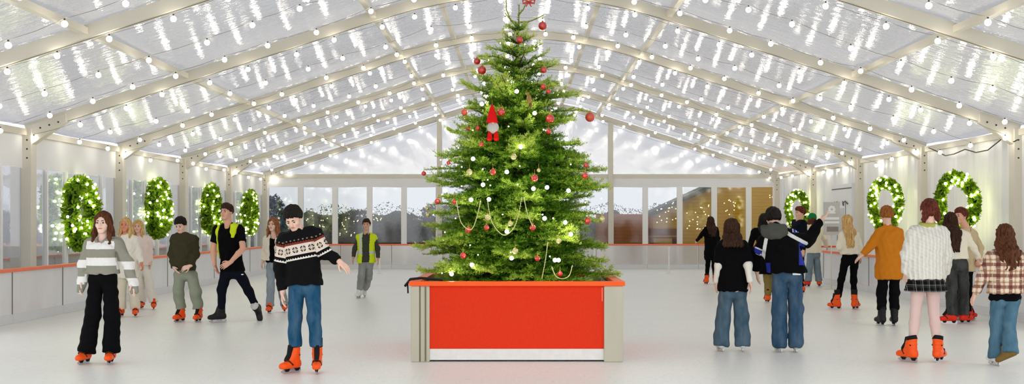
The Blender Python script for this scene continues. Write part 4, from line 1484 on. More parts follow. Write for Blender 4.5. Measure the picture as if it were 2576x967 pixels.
    def trousers(s, mat, rad=(.092, .072, .06), end=.97, waist=None, amp=.006, wl=.14, name='trousers', ends=None, attrs=None, pelvis=.0):
        k = s.H / 1.75
        hc_ = (s.ha + s.hb) / 2
        wz = waist if waist is not None else hc_[2] + .11 * k
        lat = unit(s.hb - s.ha)
        ends = ends or {}
        def f(P):
            d = None
            for e in 'ab':
                x = s.leg_sdf(P, e, [r * k for r in rad], ends.get(e, end)); d = x if d is None else np.minimum(d, x)
            w0, r0 = .092 * s.H + pelvis, .064 * s.H + pelvis
            up = s.nk - hc_; up = up / np.linalg.norm(up)
            c0 = hc_ + up * .02; c1 = hc_ + up * .13
            for sg in (-1, 0, 1): d = smin(d, cap(P, c0 + sg * lat * (w0 - r0), c1 + sg * lat * (w0 - r0) * .9, r0, r0 * .9), .03)
            if s.face < 0:   # seat
                for sg in (-1, 1): d = smin(d, ell2(P, hc_ - s.F * .05 + lat * sg * .065 - np.array([0, 0, .01]), (.08 * k, .075 * k, .085 * k)), .03)
            return smax(d, P[:, 2] - np.float32(wz), .008)
        pts = [s.ha, s.hb, s.ka, s.kb, s.aa, s.ab, hc_ + np.array([0, 0, .15])]
        return s.cloth(name, f, pts, mat, amp, wl, attrs, st=(.7, .7, 1.0))

    # ---------- skates
    def skate(s, side, toe, shell, tall=.19, trim=None, blade=True, strap=True, scale=1.0):
        an = s.aa if side == 'a' else s.ab
        kn = s.ka if side == 'a' else s.kb
        k = s.H / 1.75 * scale
        t = unit(toe); shin = unit(kn - an)
        up = unit(shin - t * (shin @ t))
        if abs(t[2]) < .12: up = unit(np.array([0, 0, 1.0]) - t * t[2])
        sd = np.cross(t, up)
        B = np.stack([t, sd, up], 1)
        o = an - up * .075 * k + t * .028 * k       # sole origin under the ankle
        def f(P):
            q = ((P - o.astype(np.float32)) @ B.astype(np.float32)) / np.float32(k)
            d = cap(q, (-.06, 0, .045), (.09, 0, .04), .044, .042)
            d = smin(d, ell2(q, (.125, 0, .036), (.062, .046, .038)), .02)
            d = smin(d, cap(q, (-.035, 0, .06), (-.03, 0, .06 + tall), .05, .056), .03)
            d = smin(d, cap(q, (.05, 0, .06), (.005, 0, .15), .036, .045), .04)
            d = smax(d, -q[:, 2] + .0, .006)
            d = smax(d, q[:, 2] - (.05 + tall), .006)
            d = d - .004 * (np.abs(q[:, 2] - .012) < .012) + .003 * np.sin(q[:, 2] * 150) * (q[:, 0] < 0) * .4
            return d * np.float32(k)
        c = [o + B @ (np.array(v) * k) for v in ((-.12, -.08, 0), (.2, .08, 0), (-.12, .08, .3), (.1, -.08, .3))]
        V, F_ = polygonize(f, np.min(c, 0) - .03, np.max(c, 0) + .03, max(s.hv * 1.1, .006))
        V = relax(V, F_, 1, .3)
        sk = mesh_np('skate', V, F_, shell, s.root, True)
        w = lambda v: o + B @ (np.array(v, float) * k)
        m = MB(); m.tube([w((-.031, 0, .03 + tall)), w((-.02, 0, (.125 if tall > .18 else .072) + tall))], [.059 * k, .058 * k], 14); m.build('boot_liner', SK_LIN if trim is None else trim, sk, True)
        if blade:
            m = MB()
            pr = [(-.105, .0), (-.11, -.028), (-.095, -.05), (.12, -.05), (.16, -.034), (.168, -.02), (.12, .0)]
            V2 = [w((x, .003 / k * k, z_)) for x, z_ in pr] + [w((x, -.003, z_)) for x, z_ in pr]
            n = len(pr)
            m.add(V2, [tuple(range(n)), tuple(range(2 * n - 1, n - 1, -1))] + [(i, i + n, (i + 1) % n + n, (i + 1) % n) for i in range(n)])
            m.build('blade', STEEL, sk)
            m = MB()
            for x in (-.055, .085):
                m = MB(); m.add([w((x + a, b, z_)) for z_, sc_ in ((.004, 1), (-.03, .5)) for a, b in ((-.035 * sc_, -.02 * sc_), (.035 * sc_, -.02 * sc_), (.035 * sc_, .02 * sc_), (-.035 * sc_, .02 * sc_))],
                      [(0, 1, 2, 3), (7, 6, 5, 4), (0, 4, 5, 1), (1, 5, 6, 2), (2, 6, 7, 3), (3, 7, 4, 0)])
                m.build('blade_holder', SK_LIN if trim is None else trim, sk)
        if tall > .15 and strap:
            m = MB(); m.tube([w((.032, 0, .05 + tall)), w((.05, 0, .15)), w((.085, 0, .11)), w((.11, 0, .09))], [.03 * k, .03 * k, .026 * k, .016 * k], 8); m.build('boot_tongue', SK_LIN, sk, True)
        if strap:
            for (a, b, z0_, z1_) in ((.085, .05, .088, .06), (-.01, .052, .165, .16)):
                m = MB()
                pts = [w((a - .045, -b, z1_ - .02)), w((a, -b * .72, z0_)), w((a + .03, 0, z0_ + .016)) if z0_ < .12 else w((a + .062, 0, z0_)), w((a, b * .72, z0_)), w((a - .045, b, z1_ - .02))]
                m.tube(pts, .008 * k, 6); m.build('buckle_strap', SK_STR, sk, True)
        return sk

# ------------------------------------------------------------------- cloth materials
def knit(name, col):
    t = NT(name)
    c = t.mix(t.math('MULTIPLY', t.noise(70, t.coords('Object', (1, 1, .5))), .3), lin(col), tuple(v * .7 for v in lin(col)[:3]) + (1,))
    b = t.bsdf(Base__Color=c, Roughness=.9)
    bp = t.n('ShaderNodeBump', Strength=.3, Height=t.noise(160, t.coords('Object', (1, 1, .4)))); bp.inputs['Distance'].default_value = .004
    t.set(b.inputs['Normal'], bp.outputs[0]); return t.done(b)


def fairisle_mat():
    """black jumper with a pale patterned chest band; v = distance below the shoulder line (m), u = across"""
    t = NT('patterned_knit')
    v = t.attr('v'); u = t.attr('u')
    gt_ = lambda x, y: t.math('GREATER_THAN', x, y)
    lt_ = lambda x, y: t.math('LESS_THAN', x, y)
    AND = lambda x, y: t.math('MULTIPLY', x, y)
    band = AND(gt_(v, .115), lt_(v, .235))
    fu = t.math('SUBTRACT', t.math('FRACT', t.math('DIVIDE', u, .083)), .5)
    au = t.math('ABSOLUTE', fu)
    av = t.math('ABSOLUTE', t.math('DIVIDE', t.math('SUBTRACT', v, .172), .083))
    box = AND(lt_(au, .33), lt_(av, .36))
    cross = t.math('MAXIMUM', lt_(au, .055), lt_(av, .055))
    mot = AND(box, t.math('SUBTRACT', 1.0, cross))
    corner = AND(gt_(au, .24), gt_(av, .26)); mot = AND(mot, t.math('SUBTRACT', 1.0, corner))
    mid_ = AND(AND(lt_(au, .2), gt_(au, .1)), AND(lt_(av, .2), gt_(av, .1))); mot = AND(mot, t.math('SUBTRACT', 1.0, mid_))
    zz = t.math('PINGPONG', u, .014)
    redb = AND(gt_(v, t.math('MULTIPLY_ADD', zz, .9, .085)), lt_(v, .115))
    dots = AND(AND(gt_(v, .062), lt_(v, .075)), lt_(t.math('FRACT', t.math('DIVIDE', u, .045)), .35))
    low = AND(AND(gt_(v, t.math('MULTIPLY_ADD', zz, 1.0, .252)), lt_(v, .278)), 1.0)
    blackz = AND(AND(gt_(v, .226), lt_(v, t.math('MULTIPLY_ADD', zz, 1.0, .236))), 1.0)
    K = lin((10, 10, 12)); W_ = lin((222, 206, 190)); Rd = lin((122, 52, 40))
    c = t.mix(redb, K, Rd); c = t.mix(dots, c, lin((150, 120, 104)))
    c = t.mix(band, c, W_); c = t.mix(AND(mot, band), c, lin((40, 36, 34))); c = t.mix(low, c, lin((226, 220, 210))); c = t.mix(blackz, c, K)
    b = t.bsdf(Base__Color=c, Roughness=.9)
    bp = t.n('ShaderNodeBump', Strength=.3, Height=t.noise(150, t.coords('Object', (1, 1, .4)))); bp.inputs['Distance'].default_value = .004
    t.set(b.inputs['Normal'], bp.outputs[0]); return t.done(b)


def plaid_mat(name, base, c1, c2, line, per, obj=True):
    t = NT(name)
    if obj:
        sx = t.n('ShaderNodeSeparateXYZ', Vector=t.coords('Object'))
        x, z_ = sx.outputs[0], sx.outputs[2]
    else: x, z_ = t.attr('u'), t.attr('v')
    def stripes(q, lo, hi, ph=0.0):
        f = t.math('FRACT', t.math('ADD', t.math('DIVIDE', q, per), ph))
        return t.math('MULTIPLY', t.math('GREATER_THAN', f, lo), t.math('LESS_THAN', f, hi))
    c = lin(base)
    c = t.mix(t.math('MULTIPLY', stripes(x, .0, .30), .75), c, lin(c1)); c = t.mix(t.math('MULTIPLY', stripes(z_, .0, .30), .75), c, lin(c1))
    c = t.mix(t.math('MULTIPLY', stripes(x, .5, .64), .55), c, lin(c2)); c = t.mix(t.math('MULTIPLY', stripes(z_, .5, .64), .55), c, lin(c2))
    c = t.mix(t.math('MULTIPLY', stripes(x, .8, .84), .6), c, lin(line)); c = t.mix(t.math('MULTIPLY', stripes(z_, .8, .84), .6), c, lin(line))
    return t.done(t.bsdf(Base__Color=c, Roughness=.9))


def cable_mat():
    t = NT('cream_cable_knit')
    sx = t.n('ShaderNodeSeparateXYZ', Vector=t.coords('Object'))
    x, z_ = sx.outputs[0], sx.outputs[2]
    w1 = t.math('SINE', t.math('MULTIPLY', x, 150.0)); w2 = t.math('SINE', t.math('ADD', t.math('MULTIPLY', z_, 150.0), t.math('MULTIPLY', x, 75.0)))
    h = t.math('ADD', w1, t.math('MULTIPLY', w2, .3))
    f = t.n('ShaderNodeMapRange', Value=h, From__Min=-1.5, From__Max=1.5)
    c = t.mix(f.outputs[0], lin((214, 210, 196)), lin((238, 236, 226)))
    b = t.bsdf(Base__Color=c, Roughness=.9)
    bp = t.n('ShaderNodeBump', Strength=.6, Height=h); bp.inputs['Distance'].default_value = .006
    t.set(b.inputs['Normal'], bp.outputs[0]); return t.done(b)


def denim(name, col, fade=.12):
    if name in _mc: return _mc[name]
    t = NT(name)
    n = t.noise(7, t.coords('Object', (1.4, 1.4, .5)), 4, .6); n2 = t.noise(120, t.coords('Object', (1, 1, .3)))
    mr = t.n('ShaderNodeMapRange', Value=n, From__Min=.35, From__Max=.7)
    c0 = lin(col); hi = tuple(min(1, v + (1 - v) * fade * .5) for v in c0[:3]) + (1,); lo = tuple(v * .8 for v in c0[:3]) + (1,)
    c = t.mix(mr.outputs[0], lo, hi); c = t.mix(t.math('MULTIPLY', n2, .25), c, lo)
    _mc[name] = t.done(t.bsdf(Base__Color=c, Roughness=.85)); return _mc[name]


BLACKC = M('black_cotton', (9, 9, 11), .95, .2, 12, spec=.08)
BLACKJ = M('black_denim', (13, 13, 15), .95, .4, 9, spec=.08)
NAVYC = M('navy_tracksuit', (13, 16, 28), .9, .15, 12, spec=.1)
CREAM = M('cream_wool', (232, 222, 202), .92, .05, 14, bump=.2, bscale=90)
WHITEC = M('white_cream_fleece', (236, 230, 216), .92, .04, 14, bump=.2, bscale=60)
PINKC = M('pale_pink_knit', (234, 214, 204), .92, .05, 14)
OLIVE = M('olive_canvas', (58, 54, 34), .9, .22, 10, bump=.2, bscale=50)
SAGE = M('sage_cargo', (142, 148, 128), .9, .12, 10)
HIVIS = M('hi_vis_yellow', (206, 226, 26), .7, .06, 10)
HIVISG = M('reflective_tape', (200, 206, 188), .35, .05)
CHARC = M('charcoal_sweat', (62, 62, 56), .9, .12, 14)
ORANGEC = M('orange_wool_coat', (200, 120, 24), .92, .1, 14, bump=.25, bscale=80)
TIGHTS = M('pale_pink_tights', (222, 192, 184), .7, .05, 10)
BEIGEJ = M('beige_jacket', (206, 188, 148), .9, .08, 12)
OFFW = M('off_white_ribbed_top', (234, 226, 204), .9, .05, 14, (3, 3, .5))
GREYH = M('grey_hood_jersey', (74, 74, 68), .92, .15, 20)
ROYAL = M('royal_blue_panel', (32, 48, 150), .8, .1)
PALEB = M('pale_raglan_stripe', (214, 214, 212), .8, .05)
GREENB = M('green_beanie_knit', (24, 122, 62), .9, .15, 30)
HB_BLACK = hair_mat('near_black_hair', (14, 12, 11), (40, 32, 27)); HB_BROWN = hair_mat('brown_hair', (44, 24, 15), (112, 66, 40))
HB_AUB = hair_mat('auburn_hair', (58, 22, 16), (124, 62, 46)); HB_BLOND = hair_mat('blonde_hair', (168, 120, 60), (236, 202, 140))
HB_GING = hair_mat('ginger_brown_hair', (112, 62, 24), (176, 112, 56)); HB_DKBR = hair_mat('dark_brown_hair', (28, 18, 13), (76, 48, 34))
HB_LTBR = hair_mat('light_brown_hair', (84, 46, 24), (176, 112, 70))
BROWD = M('dark_brow', (40, 28, 22), .8); BROWL = M('fair_brow', (150, 110, 76), .8); BROWB = M('brown_brow', (84, 52, 36), .8)
FWD = np.array([0, -1.0, 0]); BACK = np.array([0, 1.0, 0])


def toes(x, y=-1.0, z=0.0): return np.array([x, y, z])


def Zof(p, py): return CAMH - (py - CY) * p.d / FPX


# 1 ---- young woman, striped jumper
p = Person('woman in grey and white striped jumper and black wide trousers, leftmost skater', 258, 915, 533, seed=1, skin=(240, 204, 188), hs=1.02,
           J=dict(hc=(259, 562), nk=(259, 599), sa=(226, 614), sb=(295, 612), ea=(212, 664), eb=(322, 664), wa=(206, 708), wb=(334, 712), ha=(243, 702), hb=(275, 702), ka=(233, 795, -.03), kb=(282, 795, -.03), aa=(217, 893, 0), ab=(280, 893, 0)))
p.build_body(curl=dict(a=.3, b=.25)); p.face_parts(BROWB); p.hair('long', HB_BROWN, .26, 3)
zh = Zof(p, 689); bandh = .0935
def v_stripe(V):
    dt = np.full(len(V), 9e9); vv = (V[:, 2] - zh) / bandh + 0.0
    vt = np.minimum(vv, 4.0 + np.where(vv > 4, 0, 0))
    vt = np.where(vv > 4.0, 4.5, vv)
    for e, w_, sh in ((p.ea, p.wa, p.sa), (p.eb, p.wb, p.sb)):
        on = (np.sign(sh[0] - p.nk[0]) * (V[:, 0] - p.nk[0]) > .178 - .06 * (V[:, 2] - zh))
        t_ = (V[:, 2] - w_[2]) / bandh
        vs = np.where(t_ > 2.6, 4.5, t_ + 1.4 - 0.0)
        vt = np.where(on, vs, vt)
    return vt
p.top('jumper', [knit('grey_knit', (150, 148, 134)), knit('white_knit', (240, 238, 234))], .028, hem=zh, rad=(.068, .066, .052), end=1.8, bust=.02, h=.0065, midf=lambda C: (np.floor(v_stripe(C)) % 2).astype(int), extra=lambda P: np.minimum(cap(P, p.wa, p.wa + unit(p.wa - p.ea) * .1, .05, .042), cap(P, p.wb, p.wb + unit(p.wb - p.eb) * .1, .05, .042)), amp=.008, vneck=.03)
m_ = MB()
for sx in (-1, 1):
    a = p.nk - np.array([sx * .075, .02, -.005]); b = p.nk + np.array([0, -.11, -.1])
    m_.tube([a, (a + b) / 2 + np.array([0, -.03, 0]), b], [.018, .02, .014], 8)
m_.build('collar', M('grey_knit_collar', (150, 148, 136), .9), p.root, True)
p.trousers(BLACKJ, (.088, .088, .105), .985, waist=Zof(p, 686) + .04)
p.skate('a', toes(-.15), SK_OR, .12); p.skate('b', toes(.12), SK_OR, .12)

# 2 ---- blonde in white
p = Person('blonde woman in long white outfit directly behind the striped jumper woman', 320, 797, 547, seed=2, skin=(226, 150, 118),
           J=dict(hc=(316, 567), nk=(317, 592), sa=(300, 603), sb=(337, 602), ea=(295, 636), eb=(349, 636), wa=(296, 662), wb=(356, 662), ha=(309, 685), hb=(333, 685), aa=(305, 780), ab=(342, 783)))
p.build_body(curl=dict(b=.6)); p.face_parts(BROWL); p.hair('long', HB_BLOND, .33, 5)
p.top('long_coat', WHITEC, .035, hem=Zof(p, 700), hemw=.2, rad=(.068, .062, .05), amp=.008, bust=.015)
p.trousers(M('cream_wide_trousers', (222, 214, 192), .92, .05), (.09, .085, .09), .96)
p.skate('a', toes(-.2), SK_OR, .14); p.skate('b', toes(.2), SK_OR, .14)

# 3 ---- second blonde
p = Person('fair haired woman in cream top and trousers, half hidden behind the blonde', 358, 778, 553, rot=8, seed=3, skin=(236, 190, 166),
           J=dict(hc=(347, 571), nk=(352, 594), sa=(337, 603), sb=(373, 604), ea=(334, 630), eb=(378, 634), wa=(336, 655), wb=(379, 658), ha=(350, 674), hb=(368, 674), aa=(358, 763, .1), ab=(387, 762, -.1)))
p.build_body(); p.face_parts(BROWL); p.hair('long', HB_BLOND, .3, 6)
p.top('jumper', PINKC, .03, hem=Zof(p, 668), rad=(.064, .058, .046), bust=.015)
p.trousers(M('pale_trousers', (232, 226, 214), .92, .05), (.09, .085, .09), .96)
p.skate('a', toes(.1), SK_OR, .13); p.skate('b', toes(.3), SK_OR, .13)

# 4 ---- boy in olive jacket
p = Person('boy in olive jacket and sage trousers looking down, hands in front', 464, 810, 541, seed=4, skin=(236, 196, 176), pitch=24, hyaw=-8,
           J=dict(hc=(454, 567, -.05), nk=(459, 592), sa=(440, 600), sb=(488, 601), ea=(431, 640), eb=(493, 642), wa=(438, 673, -.1), wb=(477, 670, -.2), ha=(451, 694), hb=(483, 694), ka=(449, 738, -.08), kb=(492, 736, -.08), aa=(457, 784), ab=(501, 784)))
p.build_body('ab', hdir=dict(b=np.array([-.9, -.2, -.35]), a=np.array([.5, -.3, -.6])), curl=dict(b=.55), pn=dict(b=np.array([0, .8, -.4]))); p.face_parts(BROWD); p.hair('short', HB_BLACK, 0, 7, .016)
def ol_extra(P): return cap(P, p.nk + np.array([-.07, -.02, .0]), p.nk + np.array([.07, -.02, .0]), .05, .05)
p.top('jacket', OLIVE, .024, hem=Zof(p, 680), rad=(.07, .06, .05), amp=.008, wl=.09, neck=.005, extra=ol_extra)
p.trousers(SAGE, (.096, .09, .085), .72, amp=.009)
p.skate('a', toes(-.45), SK_OR, .2); p.skate('b', toes(-.1), SK_OR, .2)

# 5 ---- marshal with open vest
p = Person('young man in black T-shirt with open yellow safety vest, striding to the left', 585, 812, 510, rot=-14, seed=5, skin=(226, 172, 146), hyaw=-6, bw=1.08, lift=.05, hs=.97, free='b',
           J=dict(hc=(570, 534), nk=(573, 563), sa=(546, 578), sb=(604, 578, .02), ea=(536, 628, .06), eb=(611, 626, -.13), wa=(540, 667, -.02), wb=(579, 661, -.30), ha=(570, 686), hb=(601, 686), ka=(558, 730, -.1), kb=(625, 733, .15), aa=(557, 782, 0), ab=(647, 775, .35)))
p.build_body('ab', hdir=dict(a=np.array([.35, -.2, -.85]), b=np.array([-.85, -.25, -.5])), curl=dict(a=.3, b=.35), bare=True, pn=dict(b=np.array([0, .9, -.2]))); p.face_parts(BROWD); p.hair('short', HB_DKBR, 0, 8, .012)
p.top('t_shirt', BLACKC, .016, hem=Zof(p, 683), rad=(.072, .064, .05), end=.33, neck=.012, amp=.007)
ctr5 = (p.sa + p.sb) / 2
def vest_open5(P):
    x = (P - ctr5.astype(np.float32)) @ p.A.astype(np.float32); y = (P - ctr5.astype(np.float32)) @ p.F.astype(np.float32); z_ = P[:, 2]
    dz = ctr5[2] - z_
    front = np.maximum(np.maximum(x - (.075 + np.clip(dz * .5, 0, .2)), -(x + .115)), -y - .02)
    arm = np.maximum(.175 - np.abs(x), dz - .15)
    low = np.maximum(.03 - x, .13 - dz)
    return np.minimum(np.minimum(front, arm), low)
p.top('safety_vest', HIVIS, .034, hem=Zof(p, 652), rad=(.072, .05, .05), end=.06, neck=.03, amp=.006, openf=vest_open5)
p.trousers(NAVYC, (.088, .066, .05), .78, amp=.006)
m_ = MB(); e_ = p.hb + np.array([.075, -.08, -.03]); m_.ball((0, 0, 0), .018, 10, 6, sq=(1.2, .3, .6)); m_.build('thigh_mark', SK_WH, p.root, True, loc=tuple(e_))
p.skate('a', toes(-.8, -.6), SK_BK, .185, trim=SK_STW, strap=False); p.skate('b', toes(.22, -.35, -.85), SK_BK, .13, trim=SK_STW, strap=False)

# 6 ---- woman cream jacket
p = Person('woman with wavy brown hair in cream jacket, black top and pale jeans', 690, 788, 545, seed=6, skin=(236, 196, 176), hyaw=-14,
           J=dict(hc=(687, 566), nk=(690, 592), sa=(672, 602), sb=(710, 602), ea=(667, 634), eb=(716, 634), wa=(661, 657), wb=(717, 660), ha=(682, 672), hb=(702, 672), ka=(681, 722), kb=(707, 722), aa=(679, 770), ab=(716, 768, .25)))
p.build_body('ab', curl=dict(a=.5)); p.face_parts(BROWB); p.hair('long', HB_LTBR, .24, 9)
p.top('black_top', BLACKC, .012, hem=Zof(p, 661), rad=(.05, .045, .036), end=.8, vneck=.02, bust=.015, amp=.004)
c6 = (p.sa + p.sb) / 2
def open6(P):
    return np.maximum(np.abs(P[:, 0] - np.float32(c6[0]) + .02) - .045, P[:, 1] + .0)
p.top('jacket', CREAM, .03, hem=Zof(p, 655), rad=(.068, .062, .05), openf=open6, amp=.007, bust=.015, neck=.015)
p.trousers(denim('pale_blue_jeans', (150, 162, 170)), (.088, .07, .075), .985)
p.skate('a', toes(.0), SK_OR, .13); p.skate('b', toes(.2), SK_OR, .13)

# 7 ---- man, patterned jumper
p = Person('young man in black jumper with patterned chest band and blue jeans, looking down', 762, 938, 517, seed=7, skin=(238, 196, 176), pitch=30, hyaw=-10, roll=-8, bw=1.05,
           J=dict(hc=(738, 551, -.06), nk=(752, 583), sa=(715, 603), sb=(792, 588), ea=(704, 668), eb=(818, 636), wa=(711, 735), wb=(853, 658, -.05), ha=(746, 724), hb=(786, 724), ka=(742, 800, -.05), kb=(790, 800, -.05), aa=(742, 893, 0), ab=(798, 893, 0)))
p.build_body('ab', hdir=dict(b=np.array([.75, -.15, -.65]), a=np.array([.05, -.1, -1])), curl=dict(a=.35, b=.22), pn=dict(b=np.array([-.5, .5, -.5])))
p.face_parts(BROWD); p.hair('short', HB_BLACK, 0, 11, .02)
sm7 = (p.sa + p.sb) / 2; lat7 = unit(p.sb - p.sa); dn7 = unit((p.ha + p.hb) / 2 - p.nk)
dn7 = unit(dn7 - lat7 * (dn7 @ lat7))
def uv7(V):
    x = (V - sm7) @ lat7; v = (V - sm7) @ dn7 + .035; u = x.copy()
    hw_ = np.linalg.norm(p.sb - p.sa) / 2
    for sh, el, wr, sg in ((p.sa, p.ea, p.wa, -1), (p.sb, p.eb, p.wb, 1)):
        ax = unit(el - sh)
        da = np.minimum(cap(V, sh, el, 0, 0), cap(V, el, wr, 0, 0))
        tl_ = (V - sh) @ ax
        on = (sg * x > hw_ * .93) & (da < .12)
        pr = unit(np.cross(ax, [0, 1.0, 0]))
        v = np.where(on, tl_ + .035, v); u = np.where(on, (V - sh) @ pr + .0415, u)
    return u, v
p.top('jumper', fairisle_mat(), .036, hem=Zof(p, 717), rad=(.08, .072, .05), end=.97, amp=.009, wl=.11, attrs={'u': lambda V: uv7(V)[0], 'v': lambda V: uv7(V)[1]}, neck=.012)
m_ = MB(); c_ = (p.ha + p.hb) / 2
p.trousers(denim('mid_blue_jeans', (16, 78, 112)), (.092, .072, .068), .66, amp=.006)
p.skate('a', toes(-.62, -.8), SK_OR, .2); p.skate('b', toes(.12), SK_OR, .2)

# 8 ---- far marshal
p = Person('woman in yellow safety vest over dark sweatshirt with grey trousers, far off', 920, 751, 547, seed=8, skin=(214, 166, 142),
           J=dict(hc=(922, 566), nk=(922, 588), sa=(904, 597), sb=(940, 598), ea=(893, 624), eb=(950, 626), wa=(889, 648), wb=(951, 650), ha=(912, 664), hb=(930, 664), ka=(909, 698), kb=(927, 700), aa=(904, 732), ab=(917, 734, .3)))
p.build_body(); p.face_parts(BROWD); p.hair('short', HB_DKBR, 0, 12, .012)
p.top('sweatshirt', CHARC, .018, hem=Zof(p, 660), rad=(.06, .055, .045), amp=.006)
c8 = (p.sa + p.sb) / 2
def open8(P): return np.maximum(np.abs(P[:, 0] - np.float32(c8[0])) - .075, P[:, 1] + .0)
p.top('safety_vest', [HIVIS, HIVISG], .042, hem=Zof(p, 662), rad=(.078, .05, .05), end=.05, openf=open8, neck=.03, amp=.008, midf=lambda C: ((np.abs(C[:, 2] - Zof(p, 636)) < .03) | ((np.abs(C[:, 0] - c8[0] + .11) < .03) & (C[:, 2] > Zof(p, 640)))).astype(int))
p.trousers(denim('grey_trousers', (150, 152, 148)), (.09, .078, .075), .8)
p.skate('a', toes(-.2), SK_WH, .14, trim=SK_STW, strap=False); p.skate('b', toes(.2), SK_WH, .14, trim=SK_STW, strap=False)

# 9 ---- far girl in black
p = Person('woman with long dark hair all in black, holding the rear rail', 1788, 716, 547, rot=12, face=-1, seed=9, hyaw=0,
           J=dict(sa=(1776, 577), sb=(1801, 577), ea=(1763, 594), wa=(1753, 606, .2), eb=(1806, 600), wb=(1805, 622), ha=(1783, 640), hb=(1795, 640), ka=(1780, 668), kb=(1796, 668), aa=(1778, 700), ab=(1798, 698)))
p.build_body(); p.hair('long', HB_DKBR, .38, 13, front=False)
p.top('long_cardigan', BLACKC, .025, hem=Zof(p, 655), hemw=.17, amp=.007)
p.trousers(BLACKC, (.08, .06, .05), .8, name='leggings')
p.skate('a', toes(-.2, 1), SK_OR, .16); p.skate('b', toes(.2, 1), SK_OR, .16)

# 10 ---- woman black tee over white sleeves, from behind
p = Person('person with curly dark hair in black T-shirt over white sleeves and wide jeans, from behind', 1843, 885, 550, face=-1, seed=10,
           J=dict(hc=(1840, 578), sa=(1817, 620), sb=(1869, 620), ea=(1808, 668), eb=(1881, 668, -.14), wa=(1803, 708), wb=(1887, 708, -.16), ha=(1827, 736), hb=(1860, 736), ka=(1819, 800), kb=(1865, 800), aa=(1814, 868), ab=(1868, 868)))
p.build_body('ab'); p.hair('long', HB_DKBR, .16, 14, .022, front=False)
p.top('long_sleeves', M('white_jersey', (226, 222, 210), .9, .05), .0, rad=(.056, .056, .046), end=1.05, amp=.006)
p.top('t_shirt', BLACKC, .032, hem=Zof(p, 733), hemw=.19, rad=(.082, .085, .06), end=.46, amp=.009, neck=.01)
p.trousers(denim('blue_grey_jeans', (66, 94, 112)), (.1, .095, .112), 1.17, amp=.006)
p.skate('a', toes(-.15, 1), SK_WH, .045, trim=SK_STW, strap=False); p.skate('b', toes(.15, 1), SK_WH, .045, trim=SK_STW, strap=False)

# 11 ---- dark figure behind the raised arm jacket
p = Person('dark haired person in black coat and olive trousers, mostly hidden behind the raised arm', 1922, 762, 541, face=-1, seed=11, J=dict(aa=(1932, 742), ka=(1931, 700), ha=(1925, 660), ab=(1950, 742), kb=(1948, 700), hb=(1944, 660)))
p.build_body(); p.hair('long', HB_BLACK, .25, 15, .02, front=False)
p.top('coat', BLACKC, .03, hem=Zof(p, 690), hemw=.2)
p.trousers(M('olive_trousers', (132, 116, 62), .9, .12), (.09, .08, .07), .95)
p.skate('a', toes(-.1, 1), SK_OR, .16); p.skate('b', toes(.2, 1), SK_OR, .16)

# 12 ---- jacket with raised arm
p = Person('person in black sports jacket with grey hood and jeans, right arm pointing up', 1978, 887, 528, face=-1, rot=0, seed=12, pitch=12, roll=-4,
           J=dict(hc=(1945, 551, .1), nk=(1952, 580), sa=(1926, 607), sb=(1992, 598), ea=(1899, 645, .16), wa=(1904, 684, .16), eb=(2032, 606, .05), wb=(2064, 556, .1), ha=(1963, 692), hb=(1998, 692), ka=(1961, 778), kb=(2002, 778), aa=(1961, 870), ab=(2002, 870)))
p.build_body('ab', hdir=dict(b=np.array([.6, .1, .5])), curl=dict(b=.35)); p.hair('short', HB_BLACK, 0, 16, .02)
def mid12(C):
    W_ = C + p.org
    x = CX + W_[:, 0] / W_[:, 1] * FPX; y = CY + (CAMH - W_[:, 2]) / W_[:, 1] * FPX
    Q = np.stack([x, y, np.zeros_like(x)], 1).astype(np.float32)
    def near(pts, w_):
        return np.min([cap(Q, (a[0], a[1], 0), (b_[0], b_[1], 0), w_, w_) for a, b_ in zip(pts[:-1], pts[1:])], 0) < 0
    m = np.zeros(len(C), int)
    m[(x > 2010) & (x < 2030) & (y > 612 + np.clip(x - 2022, 0, 9) * 3) & (y < 668)] = 1
    m[(x < 1938) & (y > 662) & (x > 1912)] = 1
    for pts, w_, k_ in (([(1894, 628), (1914, 638)], 5, 1), ([(1896, 621), (1917, 630)], 1.8, 2), ([(1890, 635), (1911, 645)], 1.8, 2), ([(1893, 650), (1905, 650), (1914, 641)], 1.8, 2),
                        ([(1996, 560), (1999, 584)], 3.2, 1), ([(2003, 560), (2006, 584)], 2.4, 1), ([(1992, 560), (1995, 584)], 1.2, 2), ([(2000, 560), (2003, 584)], 1.2, 2), ([(2008, 584), (2018, 571)], 1.3, 2),
                        ([(1927, 603), (1922, 632), (1918, 666)], 4.5, 2), ([(1966, 577), (1992, 594), (2028, 613)], 4.5, 2)):
        m[near(pts, w_)] = k_
    m[C[:, 1] > .04] = 0
    return m
p.top('jacket', [BLACKC, ROYAL, PALEB], .075, hem=Zof(p, 686), rad=(.088, .078, .06), end=.98, amp=.010, wl=.1, midf=mid12, neck=.0, h=.0065)
hd = p.nk + np.array([-.045, -.1, -.015])
def hood(P):
    d = ell2(P, hd + np.array([0, -.04, -.0]), (.165, .075, .105)); d = smin(d, cap(P, hd + np.array([-.1, .05, .04]), hd + np.array([.12, .05, .05]), .05, .05), .05)
    return d
p.cloth('hood', hood, [hd - .16, hd + .16], GREYH, .01, .1)
m_ = MB(); m_.box(-.05, .05, -.006, .006, -.014, .014, bev=.004); m_.build('waist_label', SK_WH, p.root, False, loc=tuple(pt(2004, 690, p.d - .15) - p.org))
p.trousers(denim('worn_blue_jeans', (42, 78, 106)), (.1, .092, .098), 1.17, amp=.006, pelvis=.006)
p.skate('a', toes(-.1, 1), SK_WH, .045, trim=SK_STW, strap=False); p.skate('b', toes(.1, 1), SK_WH, .045, trim=SK_STW, strap=False)

